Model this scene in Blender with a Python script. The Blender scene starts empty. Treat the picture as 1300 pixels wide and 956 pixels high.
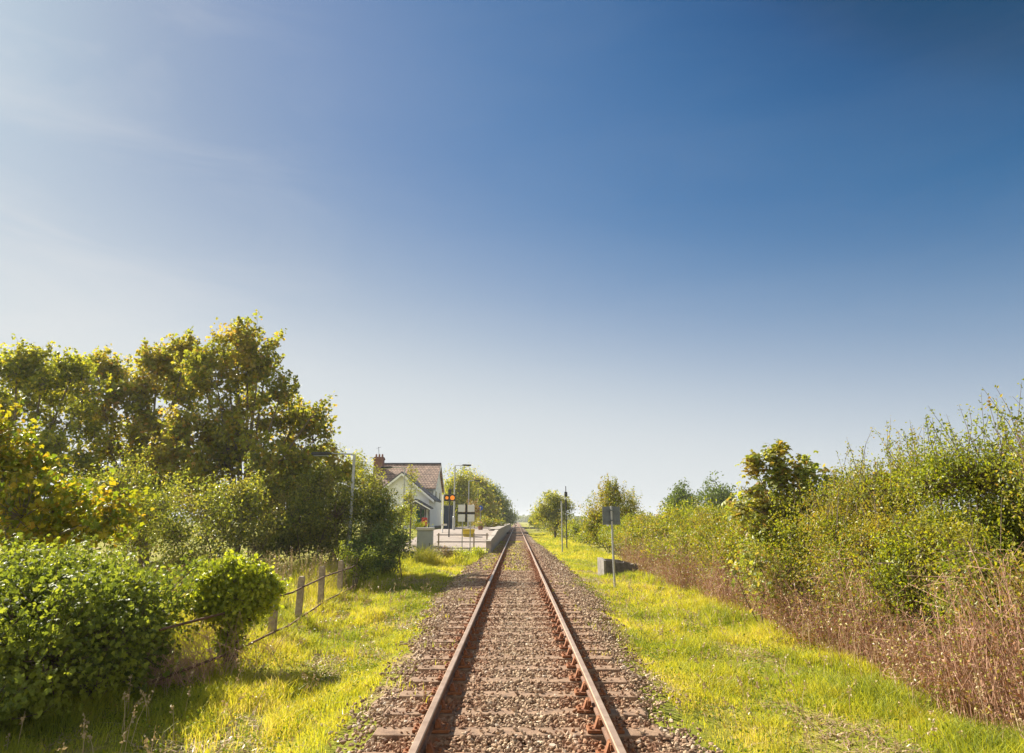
import bpy, math, random
import numpy as np
from mathutils import Vector, Matrix

random.seed(7)
RNG = np.random.default_rng(7)
SC = bpy.context.scene
COL = SC.collection
R = math.radians

# ------------------------------------------------------------------ camera
F = 866.67; CAMZ = 1.84; PITCH = R(14.74); YAW = R(0.40)
cam_d = bpy.data.cameras.new('camera'); cam = bpy.data.objects.new('camera', cam_d); COL.objects.link(cam)
cam_d.lens = 24; cam_d.sensor_width = 36; cam_d.sensor_fit = 'HORIZONTAL'
cam_d.shift_y = -45/1300; cam_d.clip_start = .05; cam_d.clip_end = 12000
cam.location = (0, 0, CAMZ)
cam.rotation_euler = (R(90)+PITCH, 0, YAW)
SC.camera = cam
_M = cam.rotation_euler.to_matrix()

def at(px, py, Y):
    """point seen at photo pixel (px,py), standing Y metres along the line"""
    d = _M @ Vector(((px-650)/F, -(py-433)/F, -1))
    k = Y/d.y
    return Vector((d.x*k, Y, CAMZ+d.z*k))

# ------------------------------------------------------------------ tags
def tag(o, label=None, cat=None, group=None, kind=None):
    if label: o['label'] = label
    if cat: o['category'] = cat
    if group: o['group'] = group
    if kind: o['kind'] = kind
    return o

def empty(name, loc, label=None, cat=None, group=None, rz=0):
    o = bpy.data.objects.new(name, None); COL.objects.link(o)
    o.location = loc; o.rotation_euler.z = rz
    return tag(o, label, cat, group)

def copy_tree(o, parent=None):
    c = o.copy(); COL.objects.link(c)
    if parent is not None: c.parent = parent
    for ch in list(o.children): copy_tree(ch, c)
    return c

# ------------------------------------------------------------------ materials
def newmat(name):
    m = bpy.data.materials.new(name); m.use_nodes = True
    nt = m.node_tree; nt.nodes.clear()
    return m, nt, nt.nodes, nt.links

def ramp(N, stops, interp='LINEAR'):
    r = N.new('ShaderNodeValToRGB'); r.color_ramp.interpolation = interp
    el = r.color_ramp.elements
    while len(el) < len(stops): el.new(.5)
    for e, (p, c) in zip(el, stops): e.position = p; e.color = (*c, 1)
    return r

def noise(N, L, vec, scale, detail=4, rough=.55):
    n = N.new('ShaderNodeTexNoise'); n.inputs['Scale'].default_value = scale
    n.inputs['Detail'].default_value = detail; n.inputs['Roughness'].default_value = rough
    L.new(vec, n.inputs['Vector']); return n

def mix(N, L, a, b, fac, mode='MIX'):
    m = N.new('ShaderNodeMix'); m.data_type = 'RGBA'; m.blend_type = mode
    for s, i in ((a, 6), (b, 7), (fac, 0)):
        if hasattr(s, 'links'): L.new(s, m.inputs[i])
        elif i == 0: m.inputs[0].default_value = s
        else: m.inputs[i].default_value = (*s, 1)
    return m.outputs[2]

def mat_plain(name, c1, c2=None, scale=6, rough=.7, metal=0, bump=.3, bscale=None, spec=.5, stops=None):
    """two-tone weathered surface in object space with a fine bump"""
    m, nt, N, L = newmat(name)
    tc = N.new('ShaderNodeTexCoord'); o = tc.outputs['Object']
    c2 = c2 or tuple(x*.6 for x in c1)
    n = noise(N, L, o, scale, 6, .65)
    r = ramp(N, stops or [(.35, c2), (.65, c1)]); L.new(n.outputs[0], r.inputs[0])
    p = N.new('ShaderNodeBsdfPrincipled'); L.new(r.outputs[0], p.inputs['Base Color'])
    p.inputs['Roughness'].default_value = rough; p.inputs['Metallic'].default_value = metal
    p.inputs['Specular IOR Level'].default_value = spec
    if bump:
        n2 = noise(N, L, o, bscale or scale*8, 5, .7)
        b = N.new('ShaderNodeBump'); b.inputs['Strength'].default_value = bump; b.inputs['Distance'].default_value = .01
        L.new(n2.outputs[0], b.inputs['Height']); L.new(b.outputs[0], p.inputs['Normal'])
    out = N.new('ShaderNodeOutputMaterial'); L.new(p.outputs[0], out.inputs[0])
    return m

def mat_leaf(name, stops, trans=.45, tcol=(1.5, 1.45, .6), rough=.45, clump=None, cscale=.8, spec=.4):
    """leaf colour from a random number per leaf, plus drifts of a second colour"""
    m, nt, N, L = newmat(name)
    a = N.new('ShaderNodeAttribute'); a.attribute_name = 'rnd'
    r = ramp(N, stops); L.new(a.outputs['Fac'], r.inputs[0])
    c = r.outputs[0]
    if clump:
        tc = N.new('ShaderNodeTexCoord')
        n = noise(N, L, tc.outputs['Object'], cscale, 3, .6)
        mr = N.new('ShaderNodeMapRange'); mr.inputs[1].default_value = .52; mr.inputs[2].default_value = .68
        mr.inputs[4].default_value = .75; L.new(n.outputs[0], mr.inputs[0])
        c = mix(N, L, c, clump, mr.outputs[0])
    p = N.new('ShaderNodeBsdfPrincipled'); L.new(c, p.inputs['Base Color'])
    p.inputs['Roughness'].default_value = rough; p.inputs['Specular IOR Level'].default_value = spec
    t = N.new('ShaderNodeBsdfTranslucent')
    L.new(mix(N, L, c, tcol, 1.0, 'MULTIPLY'), t.inputs[0])
    s = N.new('ShaderNodeMixShader'); s.inputs[0].default_value = trans
    L.new(p.outputs[0], s.inputs[1]); L.new(t.outputs[0], s.inputs[2])
    out = N.new('ShaderNodeOutputMaterial'); L.new(s.outputs[0], out.inputs[0])
    return m

def mat_emit(name, col, s):
    m, nt, N, L = newmat(name)
    p = N.new('ShaderNodeBsdfPrincipled'); p.inputs['Base Color'].default_value = (*col, 1)
    p.inputs['Emission Color'].default_value = (*col, 1); p.inputs['Emission Strength'].default_value = s
    out = N.new('ShaderNodeOutputMaterial'); L.new(p.outputs[0], out.inputs[0])
    return m

# ------------------------------------------------------------------ mesh helpers
def bulk(name, V, Fc, m, parent=None, rnd=None, smooth=False):
    """big mesh from numpy arrays; Fc is (n,k), all faces of k corners"""
    V = np.asarray(V, dtype=np.float32); Fc = np.asarray(Fc, dtype=np.int32)
    me = bpy.data.meshes.new(name)
    me.vertices.add(len(V)); me.vertices.foreach_set('co', V.ravel())
    n, k = Fc.shape
    me.loops.add(n*k); me.loops.foreach_set('vertex_index', Fc.ravel())
    me.polygons.add(n); me.polygons.foreach_set('loop_start', np.arange(0, n*k, k, dtype=np.int32))
    me.polygons.foreach_set('use_smooth', np.full(n, smooth))
    if rnd is not None:
        at_ = me.attributes.new('rnd', 'FLOAT', 'POINT'); at_.data.foreach_set('value', np.asarray(rnd, dtype=np.float32))
    me.update(calc_edges=True)
    me.materials.append(m)
    o = bpy.data.objects.new(name, me); COL.objects.link(o)
    if parent is not None: o.parent = parent
    return o

class MB:
    """collects shapes into one mesh"""
    def __init__(s): s.v = []; s.f = []; s.mi = []; s.cur = 0
    def add(s, V, Fc):
        b = len(s.v); s.v += [tuple(x) for x in V]; s.f += [tuple(i+b for i in f) for f in Fc]; s.mi += [s.cur]*len(Fc); return s
    def box(s, x0, x1, y0, y1, z0, z1, M=None):
        V = [Vector((x, y, z)) for z in (z0, z1) for x, y in ((x0, y0), (x1, y0), (x1, y1), (x0, y1))]
        if M: V = [M @ v for v in V]
        return s.add(V, [(0, 3, 2, 1), (4, 5, 6, 7), (0, 1, 5, 4), (1, 2, 6, 5), (2, 3, 7, 6), (3, 0, 4, 7)])
    def tube(s, pts, rad, n=8, cap=True):
        V, Fc = tube(pts, rad, n); b = s.add(V, Fc)
        if cap:
            k = len(pts); s.add([V[i] for i in range(n)], [tuple(range(n))[::-1]]); s.add([V[(k-1)*n+i] for i in range(n)], [tuple(range(n))])
        return b
    def prism(s, poly, a, b, axis='y'):
        """polygon (u,w) in the plane across the axis, drawn out from a to b"""
        n = len(poly)
        f = {'y': lambda u, w, t: (u, t, w), 'x': lambda u, w, t: (t, u, w), 'z': lambda u, w, t: (u, w, t)}[axis]
        V = [f(u, w, a) for u, w in poly]+[f(u, w, b) for u, w in poly]
        return s.add(V, [tuple(range(n))[::-1], tuple(range(n, 2*n))]+[(i, (i+1) % n, n+(i+1) % n, n+i) for i in range(n)])
    def build(s, name, m, parent=None, smooth=False, bevel=0):
        me = bpy.data.meshes.new(name); me.from_pydata(s.v, [], s.f)
        for x in (m if isinstance(m, (list, tuple)) else [m]): me.materials.append(x)
        for p, i in zip(me.polygons, s.mi): p.material_index = i; p.use_smooth = smooth
        me.update()
        import bmesh
        bm = bmesh.new(); bm.from_mesh(me); bmesh.ops.recalc_face_normals(bm, faces=bm.faces); bm.to_mesh(me); bm.free()
        o = bpy.data.objects.new(name, me); COL.objects.link(o)
        if parent is not None: o.parent = parent
        if bevel:
            b = o.modifiers.new('bevel', 'BEVEL'); b.width = bevel; b.segments = 2; b.limit_method = 'ANGLE'
        return o

def tube(pts, rad, n=5):
    P = np.asarray([tuple(p) for p in pts], dtype=float); k = len(P)
    rad = np.broadcast_to(np.asarray(rad, dtype=float), (k,))
    T = np.gradient(P, axis=0); T /= np.linalg.norm(T, axis=1, keepdims=True)+1e-9
    ref = np.array([0, 0, 1.]) if abs(T[0, 2]) < .9 else np.array([1., 0, 0])
    A = np.cross(T, ref); A /= np.linalg.norm(A, axis=1, keepdims=True)+1e-9
    B = np.cross(T, A)
    th = np.arange(n)*2*math.pi/n
    V = P[:, None, :]+rad[:, None, None]*(np.cos(th)[None, :, None]*A[:, None, :]+np.sin(th)[None, :, None]*B[:, None, :])
    i = np.arange(k-1)[:, None]*n; j = np.arange(n)[None, :]; j2 = (j+1) % n
    Fq = np.stack([i+j, i+j2, i+n+j2, i+n+j], -1).reshape(-1, 4)
    return V.reshape(-1, 3), Fq

def tubes_bulk(K, rad, n=3):
    """K: (m,k,3) polylines, rad (m,k) -> one vertex/face pair"""
    m, k, _ = K.shape
    T = np.gradient(K, axis=1); T /= np.linalg.norm(T, axis=2, keepdims=True)+1e-9
    ref = np.tile(np.array([.31, .17, .93]), (m, k, 1))
    A = np.cross(T, ref); A /= np.linalg.norm(A, axis=2, keepdims=True)+1e-9
    B = np.cross(T, A)
    th = np.arange(n)*2*math.pi/n
    V = K[:, :, None, :]+rad[:, :, None, None]*(np.cos(th)[None, None, :, None]*A[:, :, None, :]+np.sin(th)[None, None, :, None]*B[:, :, None, :])
    base = np.arange(m)[:, None, None]*(k*n)+np.arange(k-1)[None, :, None]*n
    j = np.arange(n)[None, None, :]; j2 = (j+1) % n
    Fq = np.stack([base+j, base+j2, base+n+j2, base+n+j], -1).reshape(-1, 4)
    return V.reshape(-1, 3), Fq

LEAF = {
 'simple': (np.array([(0, 0, 0), (.30, .45, .10), (0, 1, -.05), (-.30, .45, .10)]), np.array([(0, 1, 2, 3)])),
 'lobed': (np.array([(0, 0, 0), (.24, .55, .04), (0, 1.0, -.10), (-.24, .55, .04),
                     (.20, .22, .03), (.62, .62, -.08), (.20, .52, .04),
                     (-.20, .22, .03), (-.62, .62, -.08), (-.20, .52, .04),
                     (.42, .02, -.04), (-.42, .02, -.04)]),
           np.array([(0, 1, 2, 3), (0, 4, 5, 6), (0, 9, 8, 7), (0, 10, 5, 4), (0, 7, 8, 11)])),
}
def leaves(P, size, kind='simple', up=.6, rng=RNG, outward=None, ow=0.):
    n = len(P); T, Fc = LEAF[kind]
    nr = rng.normal(size=(n, 3)); nr /= np.linalg.norm(nr, axis=1, keepdims=True)
    nr[:, 2] += up
    if outward is not None: nr += outward*ow
    nr /= np.linalg.norm(nr, axis=1, keepdims=True)
    ax = rng.normal(size=(n, 3)); ax[:, 2] -= .5
    ax -= nr*np.sum(ax*nr, axis=1, keepdims=True); ax /= np.linalg.norm(ax, axis=1, keepdims=True)+1e-9
    sd = np.cross(ax, nr)
    s = np.asarray(size)*rng.uniform(.6, 1.3, n)
    V = P[:, None, :]+s[:, None, None]*(T[None, :, 0, None]*sd[:, None, :]+(T[None, :, 1, None]-.4)*ax[:, None, :]+T[None, :, 2, None]*nr[:, None, :])
    k = len(T)
    FF = (np.arange(n)[:, None, None]*k+Fc[None]).reshape(-1, 4)
    return V.reshape(-1, 3), FF, np.repeat(rng.random(n), k)

def bez(a, b, c, k):
    t = np.linspace(0, 1, k)[:, None]
    return (1-t)**2*a+2*t*(1-t)*b+t*t*c

def plant(name, label, cat, base, lobes, tips, lpt, lsize, lmat, bark, kind='simple', r0=.1, cr=.2, group=None,
          shoots=0, shoot_h=.7, stems=1, up=.5, seed=1, bare=0, shell=.55, limb=True, trunk_name='trunk', minz=None, trunk_frac=.35, gap=.45, spray=0., split=False):
    """a tree or shrub: trunk or stems, limbs to each mass of the crown, twigs to every cluster of leaves"""
    rng = np.random.default_rng(seed)
    par = list(range(len(lobes))); heads = [l[:3] for l in lobes]
    if split:
        L2, par = [], []
        for li, l in enumerate(lobes):
            r_ = l[3]
            if r_ < .5: L2.append(l); par.append(li); continue
            for q in range(7):
                v_ = rng.normal(size=3); v_ /= np.linalg.norm(v_); f_ = rng.uniform(.36, .62); v_ *= r_*rng.uniform(.4, .9)
                L2.append((l[0]+v_[0], l[1]+v_[1], l[2]+v_[2], r_*f_, r_*f_*rng.uniform(.8, 1.2), r_*f_*rng.uniform(.8, 1.2))); par.append(li)
        lobes = L2
    base = np.array(base, dtype=float)
    Lc = np.array([l[:3] for l in lobes], dtype=float); Lr = np.array([l[3:6] for l in lobes], dtype=float)
    w = (Lr.prod(axis=1))**.75; w /= w.sum()
    idx = rng.choice(len(lobes), size=tips, p=w)
    d = rng.normal(size=(tips, 3)); d /= np.linalg.norm(d, axis=1, keepdims=True)
    rr = rng.random(tips)**shell
    lump = .82+.25*np.sin(d[:, 0]*5+idx)*np.sin(d[:, 1]*4+2*idx)+.18*np.sin(d[:, 2]*7+3*idx)
    P = Lc[idx]+d*Lr[idx]*(rr*lump)[:, None]
    ext = rng.random(tips) < .22
    P[ext] = Lc[idx[ext]]+(P[ext]-Lc[idx[ext]])*rng.uniform(1.1, 1.45, (int(ext.sum()), 1))
    if gap:
        gf = 2.2/max(.3, float(np.median(Lr[:, 0])))
        gq = np.sin(P[:, 0]*gf+1.3*np.sin(P[:, 2]*gf*.9+seed))*np.sin(P[:, 1]*gf*.8+P[:, 2]*gf)+.6*np.sin(P[:, 2]*gf*1.9-P[:, 0]*gf*1.6+seed)
        kp = gq+rng.normal(size=tips)*.2 > -gap
        P, idx, d = P[kp], idx[kp], d[kp]; tips = len(P)
    if minz is not None:
        P[:, 2] = np.maximum(P[:, 2], minz+rng.random(tips)*.3)
    root = empty(name, tuple(base), label, cat, group)
    # wood
    Vs, Fs, off = [], [], 0
    def put(V, Fc):
        nonlocal off
        Vs.append(V); Fs.append(Fc+off); off += len(V)
    cen = Lc.mean(axis=0)
    fork = base+(cen-base)*np.array([.35, .35, trunk_frac]); 
    if stems == 1:
        pts = bez(base, base*.5+fork*.5+rng.normal(size=3)*.05*r0*10*np.array([1, 1, 0]), fork, 6)
        put(*tube(pts, np.linspace(r0*1.25, r0*.8, 6), 8))
    Hd = np.array(heads, dtype=float)
    for i in range(len(Hd)):
        s = fork if stems == 1 else base+rng.normal(size=3)*np.array([.35, .35, 0])*min(1.5, Lr[:, 0].max())+(Hd[i]-base)*np.array([.5, .5, 0])
        m_ = s*.5+Hd[i]*.5+rng.normal(size=3)*.12+np.array([0, 0, .25 if stems == 1 else 0])
        q = r0*(.45 if stems == 1 else .35)
        put(*tube(bez(s, m_, Hd[i], 7), np.linspace(q, q*.35, 7), 6))
    if split:
        for i in range(len(Lc)):
            a_ = Hd[par[i]]; put(*tube(bez(a_, (a_+Lc[i])/2+rng.normal(size=3)*.1, Lc[i], 5), np.linspace(r0*.15, r0*.06, 5), 5))
    # twigs
    st = Lc[idx]*.6+(Lc[idx]+d*Lr[idx]*.3)*.4
    st[:, 2] -= Lr[idx, 2]*.25
    tw = np.stack([st, st*.5+P*.5+rng.normal(size=(tips, 3))*.06+np.array([0, 0, -.04]), P, P+(P-st)*.12+np.array([0, 0, .06])], axis=1)
    tr = np.tile(np.array([r0*.09+.004, r0*.06+.003, r0*.03+.002, .0015]), (tips, 1))
    put(*tubes_bulk(tw, tr, 3))
    # leaves
    n = tips*lpt
    ti = np.repeat(np.arange(tips), lpt)
    g = rng.normal(size=(n, 3))*np.array([1, 1, .75])*cr
    LP = P[ti]+g
    out = d[ti]
    siz = np.full(n, lsize)
    if shoots:
        si = rng.integers(0, len(lobes), shoots*3)
        top = Lc[:, 2]+Lr[:, 2]
        order = np.array(sorted(si, key=lambda i: -top[i])[:shoots])
        if spray: order[::2] = rng.integers(0, len(lobes), len(order[::2]))
        dd = rng.normal(size=(shoots, 3)); dd[:, 2] = np.abs(dd[:, 2])*.8; dd /= np.linalg.norm(dd, axis=1, keepdims=True)
        a = Lc[order]+dd*Lr[order]*.6
        hh = rng.uniform(.35, 1.0, shoots)*shoot_h+Lr[order, 2]*.3
        b = a+(np.stack([rng.normal(size=shoots)*.22, rng.normal(size=shoots)*.22, np.ones(shoots)], 1)+dd*spray)*hh[:, None]
        mid = (a+b)/2+rng.normal(size=(shoots, 3))*.08
        K = np.stack([a, (a+mid)/2, mid, (mid+b)/2, b], 1)
        put(*tubes_bulk(K, np.tile(np.array([.006, .005, .004, .003, .0018])*(1+r0*2), (shoots, 1)), 3))
        ns = int(14+shoot_h*(34 if not spray else 22))
        t = rng.random((shoots, ns))[..., None]
        SP = (a[:, None]*(1-t)**2+2*mid[:, None]*t*(1-t)+b[:, None]*t*t)+rng.normal(size=(shoots, ns, 3))*lsize*(.45+.6*(1-t))
        LP = np.concatenate([LP, SP.reshape(-1, 3)]); out = np.concatenate([out, rng.normal(size=(shoots*ns, 3))*.3]); siz = np.concatenate([siz, np.full(shoots*ns, lsize*.9)])
    if bare:
        bi = rng.integers(0, tips, bare)
        a = P[bi]; b = a+np.stack([rng.normal(size=bare)*.35, rng.normal(size=bare)*.2, rng.uniform(.3, 1, bare)], 1)
        K = np.stack([a, a*.6+b*.4+rng.normal(size=(bare, 3))*.05, b], 1)
        put(*tubes_bulk(K, np.tile(np.array([.02, .013, .006]), (bare, 1)), 3))
    V = np.concatenate(Vs); Fc = np.concatenate(Fs)
    bulk(trunk_name, V-base, Fc, bark, root)
    LV, LF, lr = leaves(LP, siz, kind, up, rng, out, .5)
    bulk('crown', LV-base, LF, lmat, root, lr)
    return root

# ------------------------------------------------------------------ palette
M = {}
M['rail'] = mat_plain('rusted_rail', (.24, .125, .07), (.12, .06, .035), 9, .75, .15, .5, 90)
M['railtop'] = mat_plain('worn_rail_head', (.50, .36, .26), (.34, .22, .145), 5, .38, .35, .15, 60)
M['sleeper'] = mat_plain('weathered_sleeper', (.32, .20, .12), (.15, .085, .05), 7, .9, 0, .8, 50)
M['chair_iron'] = mat_plain('rusted_iron', (.33, .13, .045), (.15, .05, .02), 14, .9, .1, .6, 70)
M['concrete'] = mat_plain('old_concrete', (.42, .37, .31), (.27, .23, .19), 4, .9, 0, .6, 40)
M['midconc'] = mat_plain('stained_concrete', (.27, .24, .21), (.15, .13, .11), 5, .9, 0, .8, 30)
M['shadeconc'] = mat_plain('shaded_concrete', (.15, .13, .12), (.07, .06, .055), 6, .9, 0, .8, 30)  # darker concrete: the shade on the bin's front is put into the colour
M['post'] = mat_plain('lichened_concrete_post', (.46, .37, .27), (.24, .18, .13), 12, .95, 0, .9, 45)
M['iron'] = mat_plain('rusty_fence_bar', (.20, .10, .06), (.09, .05, .03), 12, .85, .2, .4)
M['galv'] = mat_plain('galvanised_steel', (.52, .52, .50), (.38, .38, .37), 8, .5, .5, .15)
M['dark'] = mat_plain('dark_paint', (.035, .035, .04), (.02, .02, .022), 6, .55, 0, .1)
M['cab'] = mat_plain('grey_cabinet_paint', (.36, .38, .38), (.30, .32, .32), 2, .55, 0, .1)
M['cabtop'] = mat_plain('pale_cabinet_lid', (.62, .58, .52), (.5, .47, .42), 5, .7, 0, .2)
M['signback'] = mat_plain('sign_back', (.17, .19, .20), (.12, .135, .145), 5, .6, .2, .1)
M['white'] = mat_plain('white_render', (.90, .90, .88), (.80, .80, .78), 1.6, .75, 0, .25, 30)
M['whitepaint'] = mat_plain('white_panel', (.86, .85, .83), (.78, .77, .75), 7, .6, 0, .05)
M['green'] = mat_plain('green_door', (.02, .14, .08), (.015, .10, .06), 5, .5, 0, .1)
M['glass'] = mat_plain('dark_window_glass', (.03, .035, .04), (.02, .025, .03), 2, .08, 0, 0)
M['slate'] = mat_plain('dark_slate', (.075, .075, .09), (.045, .045, .055), 9, .6, 0, .6, 25)
M['brick'] = mat_plain('red_chimney_brick', (.24, .11, .085), (.15, .07, .055), 12, .9, 0, .7, 30)
M['terracotta'] = mat_plain('terracotta', (.30, .15, .10), (.20, .10, .07), 8, .8)
M['red'] = mat_plain('red_paint', (.45, .03, .02), (.34, .02, .015), 5, .45, 0, .05)
M['blue'] = mat_plain('blue_enamel', (.02, .11, .50), (.015, .09, .42), 5, .4, 0, .05)
M['navy'] = mat_plain('dark_blue_shelter', (.02, .035, .07), (.015, .025, .05), 5, .5, 0, .05)
M['yellow'] = mat_plain('yellow_bin', (.68, .50, .03), (.58, .42, .02), 5, .5, 0, .05)
M['amber'] = mat_emit('amber_lamp', (1, .30, .02), .14)
M['tarmac'] = mat_plain('pale_worn_tarmac', (.33, .265, .22), (.22, .18, .15), 3, .95, 0, .5, 60)
M['asphalt'] = mat_plain('crossing_asphalt', (.06, .055, .05), (.04, .036, .033), 3, .9, 0, .6, 60)
M['bark'] = mat_plain('grey_bark', (.22, .18, .13), (.11, .085, .06), 10, .95, 0, .8, 60)
M['twig'] = mat_plain('dark_twig', (.16, .11, .075), (.09, .06, .04), 10, .9, 0, 0)
M['paletwig'] = mat_plain('dry_bramble_stem', (.54, .33, .22), (.29, .15, .10), 4, .9, 0, 0)
M['wood'] = mat_plain('dark_timber', (.10, .075, .055), (.055, .04, .03), 8, .9, 0, .5)

G1 = (.06, .10, .012); G2 = (.12, .17, .016); G3 = (.20, .25, .02); YL = (.40, .35, .025); BR = (.20, .09, .03); OL = (.14, .14, .02)
M['syc'] = mat_leaf('sycamore_leaf', [(0, (.12, .15, .025)), (.35, (.27, .27, .04)), (.7, (.27, .31, .035)), (.9, (.46, .38, .055)), (1, (.46, .25, .06))], .52, tcol=(1.6, 1.5, .7), clump=(.40, .29, .05), cscale=.55)
M['syc2'] = mat_leaf('ash_leaf', [(0, (.12, .155, .02)), (.4, (.23, .26, .03)), (.8, (.36, .37, .04)), (1, (.50, .42, .04))], .5, tcol=(1.6, 1.5, .7), clump=(.26, .24, .03), cscale=.5)
M['yellowing'] = mat_leaf('yellowing_leaf', [(0, G2), (.35, G3), (.7, YL), (1, (.38, .24, .03))], .45, clump=(.33, .28, .02), cscale=1.2)
M['ivy'] = mat_leaf('ivy_leaf', [(0, (.085, .115, .03)), (.6, (.19, .235, .035)), (1, (.36, .39, .06))], .42, rough=.5, clump=(.36, .38, .045), cscale=1.3, spec=.25)
M['ivylight'] = mat_leaf('young_ivy_leaf', [(0, (.15, .19, .02)), (.5, (.34, .39, .03)), (1, (.54, .54, .06))], .48, rough=.4)
M['ivydark'] = mat_leaf('dark_ivy_leaf', [(0, (.08, .13, .04)), (.6, (.15, .22, .05)), (1, (.28, .33, .07))], .3, rough=.4, clump=(.22, .14, .04), cscale=1.0)
M['shrub'] = mat_leaf('shrub_leaf', [(0, (.10, .13, .03)), (.6, (.21, .235, .04)), (1, (.40, .37, .06))], .5, clump=(.30, .21, .08), cscale=.7)
M['haw'] = mat_leaf('hawthorn_leaf', [(0, (.10, .125, .014)), (.45, (.21, .24, .02)), (.8, (.33, .32, .03)), (1, (.38, .22, .05))], .45, clump=(.34, .24, .05), cscale=.9)
M['haw2'] = mat_leaf('hawthorn_leaf_green', [(0, (.10, .135, .014)), (.5, (.22, .26, .02)), (1, (.37, .36, .03))], .45, clump=(.34, .26, .045), cscale=.9)
M['sap'] = mat_leaf('sapling_leaf', [(0, (.14, .17, .04)), (.5, (.26, .30, .06)), (.8, (.38, .37, .08)), (1, (.36, .20, .08))], .45, clump=(.36, .22, .06), cscale=1.4)
M['far'] = mat_leaf('far_leaf', [(0, (.07, .11, .02)), (1, (.18, .21, .03))], .35, clump=(.24, .21, .03), cscale=.12)
M['fargreen'] = mat_leaf('far_leaf_green', [(0, (.06, .10, .015)), (1, (.16, .20, .025))], .35)
M['grass'] = mat_leaf('grass_blade', [(0, (.10, .15, .02)), (.25, (.22, .27, .03)), (.55, (.45, .465, .03)), (.8, (.56, .50, .06)), (1, (.60, .46, .24))], .5, tcol=(1.25, 1.15, .7), rough=.6, clump=(.50, .44, .05), cscale=1.5)
M['weed'] = mat_leaf('verge_weed', [(0, (.09, .13, .015)), (.7, (.20, .25, .025)), (1, (.38, .26, .08))], .4, spec=.15)
M['dry'] = mat_leaf('dry_stalk', [(0, (.42, .30, .15)), (1, (.55, .42, .24))], .2, tcol=(1, .9, .7))
M['thatch'] = mat_leaf('flattened_dead_grass', [(0, (.26, .16, .09)), (1, (.52, .38, .23))], .15, tcol=(1, .9, .7))
M['deadleaf'] = mat_leaf('dead_leaf', [(0, (.24, .10, .05)), (.45, (.40, .22, .11)), (.6, (.42, .34, .06)), (1, (.30, .34, .04))], .3, tcol=(1, .9, .7))

# ------------------------------------------------------------------ terrain
def sst(a, b, x):
    t = np.clip((x-a)/(b-a), 0, 1); return t*t*(3-2*t)
def wob(x, y):
    return np.sin(x*1.7+.6*np.sin(y*.9))*.5+np.sin(y*1.3+x*.8+1.1)*.35+np.sin(x*3.9-y*2.7)*.2
def H(x, y):
    x = np.asarray(x, dtype=float); y = np.asarray(y, dtype=float)
    ax = np.abs(x)
    h = -.07-.24*sst(1.4, 2.7, ax)
    v = sst(2.3, 3.2, ax)
    h = h+v*wob(x, y)*.045
    h = h+v*sst(4, 9, x)*.1
    h = h+sst(-5.0, -7.5, x)*.18
    h = h+sst(-6.3, -8.5, x)*sst(46, 64, y)*(1-sst(150, 220, y))*1.15
    return h
def bed_w(y):
    return 1.32+.75*sst(9, 22, y)-.3*sst(30, 60, y)

m, nt, N, L = newmat('verge_ground')
tc = N.new('ShaderNodeTexCoord'); o = tc.outputs['Object']
n1 = noise(N, L, o, .9, 6, .65); n2 = noise(N, L, o, 14, 5, .7)
r1 = ramp(N, [(.30, (.16, .18, .03)), (.46, (.28, .29, .03)), (.56, (.34, .31, .06)), (.66, (.40, .28, .16))]); L.new(n1.outputs[0], r1.inputs[0])
r2 = ramp(N, [(.35, (.55, .55, .55)), (.65, (1.1, 1.1, 1.1))]); L.new(n2.outputs[0], r2.inputs[0])
c = mix(N, L, r1.outputs[0], r2.outputs[0], 1.0, 'MULTIPLY')
p = N.new('ShaderNodeBsdfPrincipled'); L.new(c, p.inputs['Base Color']); p.inputs['Roughness'].default_value = 1; p.inputs['Specular IOR Level'].default_value = .1
b = N.new('ShaderNodeBump'); b.inputs['Strength'].default_value = .8; b.inputs['Distance'].default_value = .05; L.new(n2.outputs[0], b.inputs['Height']); L.new(b.outputs[0], p.inputs['Normal'])
L.new(p.outputs[0], N.new('ShaderNodeOutputMaterial').inputs[0]); M['ground'] = m

xs = np.concatenate([-np.geomspace(4000, 14, 40), np.arange(-13.5, 13.6, .25), np.geomspace(14, 4000, 40)])
ys = np.concatenate([[-300, -100, -40], np.arange(-20, 90, .4), np.geomspace(90, 9000, 70)])
X, Y = np.meshgrid(xs, ys); Z = H(X, Y)-.012-.04*(np.abs(X) < 2.3)
V = np.stack([X, Y, Z], -1).reshape(-1, 3); nx = len(xs)
ii = np.arange(len(ys)-1)[:, None]*nx+np.arange(nx-1)[None]
Fq = np.stack([ii, ii+1, ii+1+nx, ii+nx], -1).reshape(-1, 4)
tag(bulk('ground', V, Fq, M['ground'], smooth=True), kind='structure')

# ballast bed under the stones
m, nt, N, L = newmat('ballast_bed')
tc = N.new('ShaderNodeTexCoord'); o = tc.outputs['Object']
v = N.new('ShaderNodeTexVoronoi'); v.inputs['Scale'].default_value = 17; L.new(o, v.inputs['Vector'])
sep = N.new('ShaderNodeSeparateColor'); L.new(v.outputs['Color'], sep.inputs[0])
r1 = ramp(N, [(0, (.16, .105, .075)), (.4, (.32, .225, .15)), (.8, (.46, .345, .24)), (1, (.26, .14, .08))]); L.new(sep.outputs[0], r1.inputs[0])
rb = ramp(N, [(0, (1, 1, 1)), (.5, (.8, .8, .8)), (.8, (.25, .22, .2))]); L.new(v.outputs['Distance'], rb.inputs[0])
c = mix(N, L, r1.outputs[0], rb.outputs[0], 1.0, 'MULTIPLY')
sx = N.new('ShaderNodeSeparateXYZ'); L.new(o, sx.inputs[0])
ab = N.new('ShaderNodeMath'); ab.operation = 'ABSOLUTE'; L.new(sx.outputs[0], ab.inputs[0])
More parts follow.
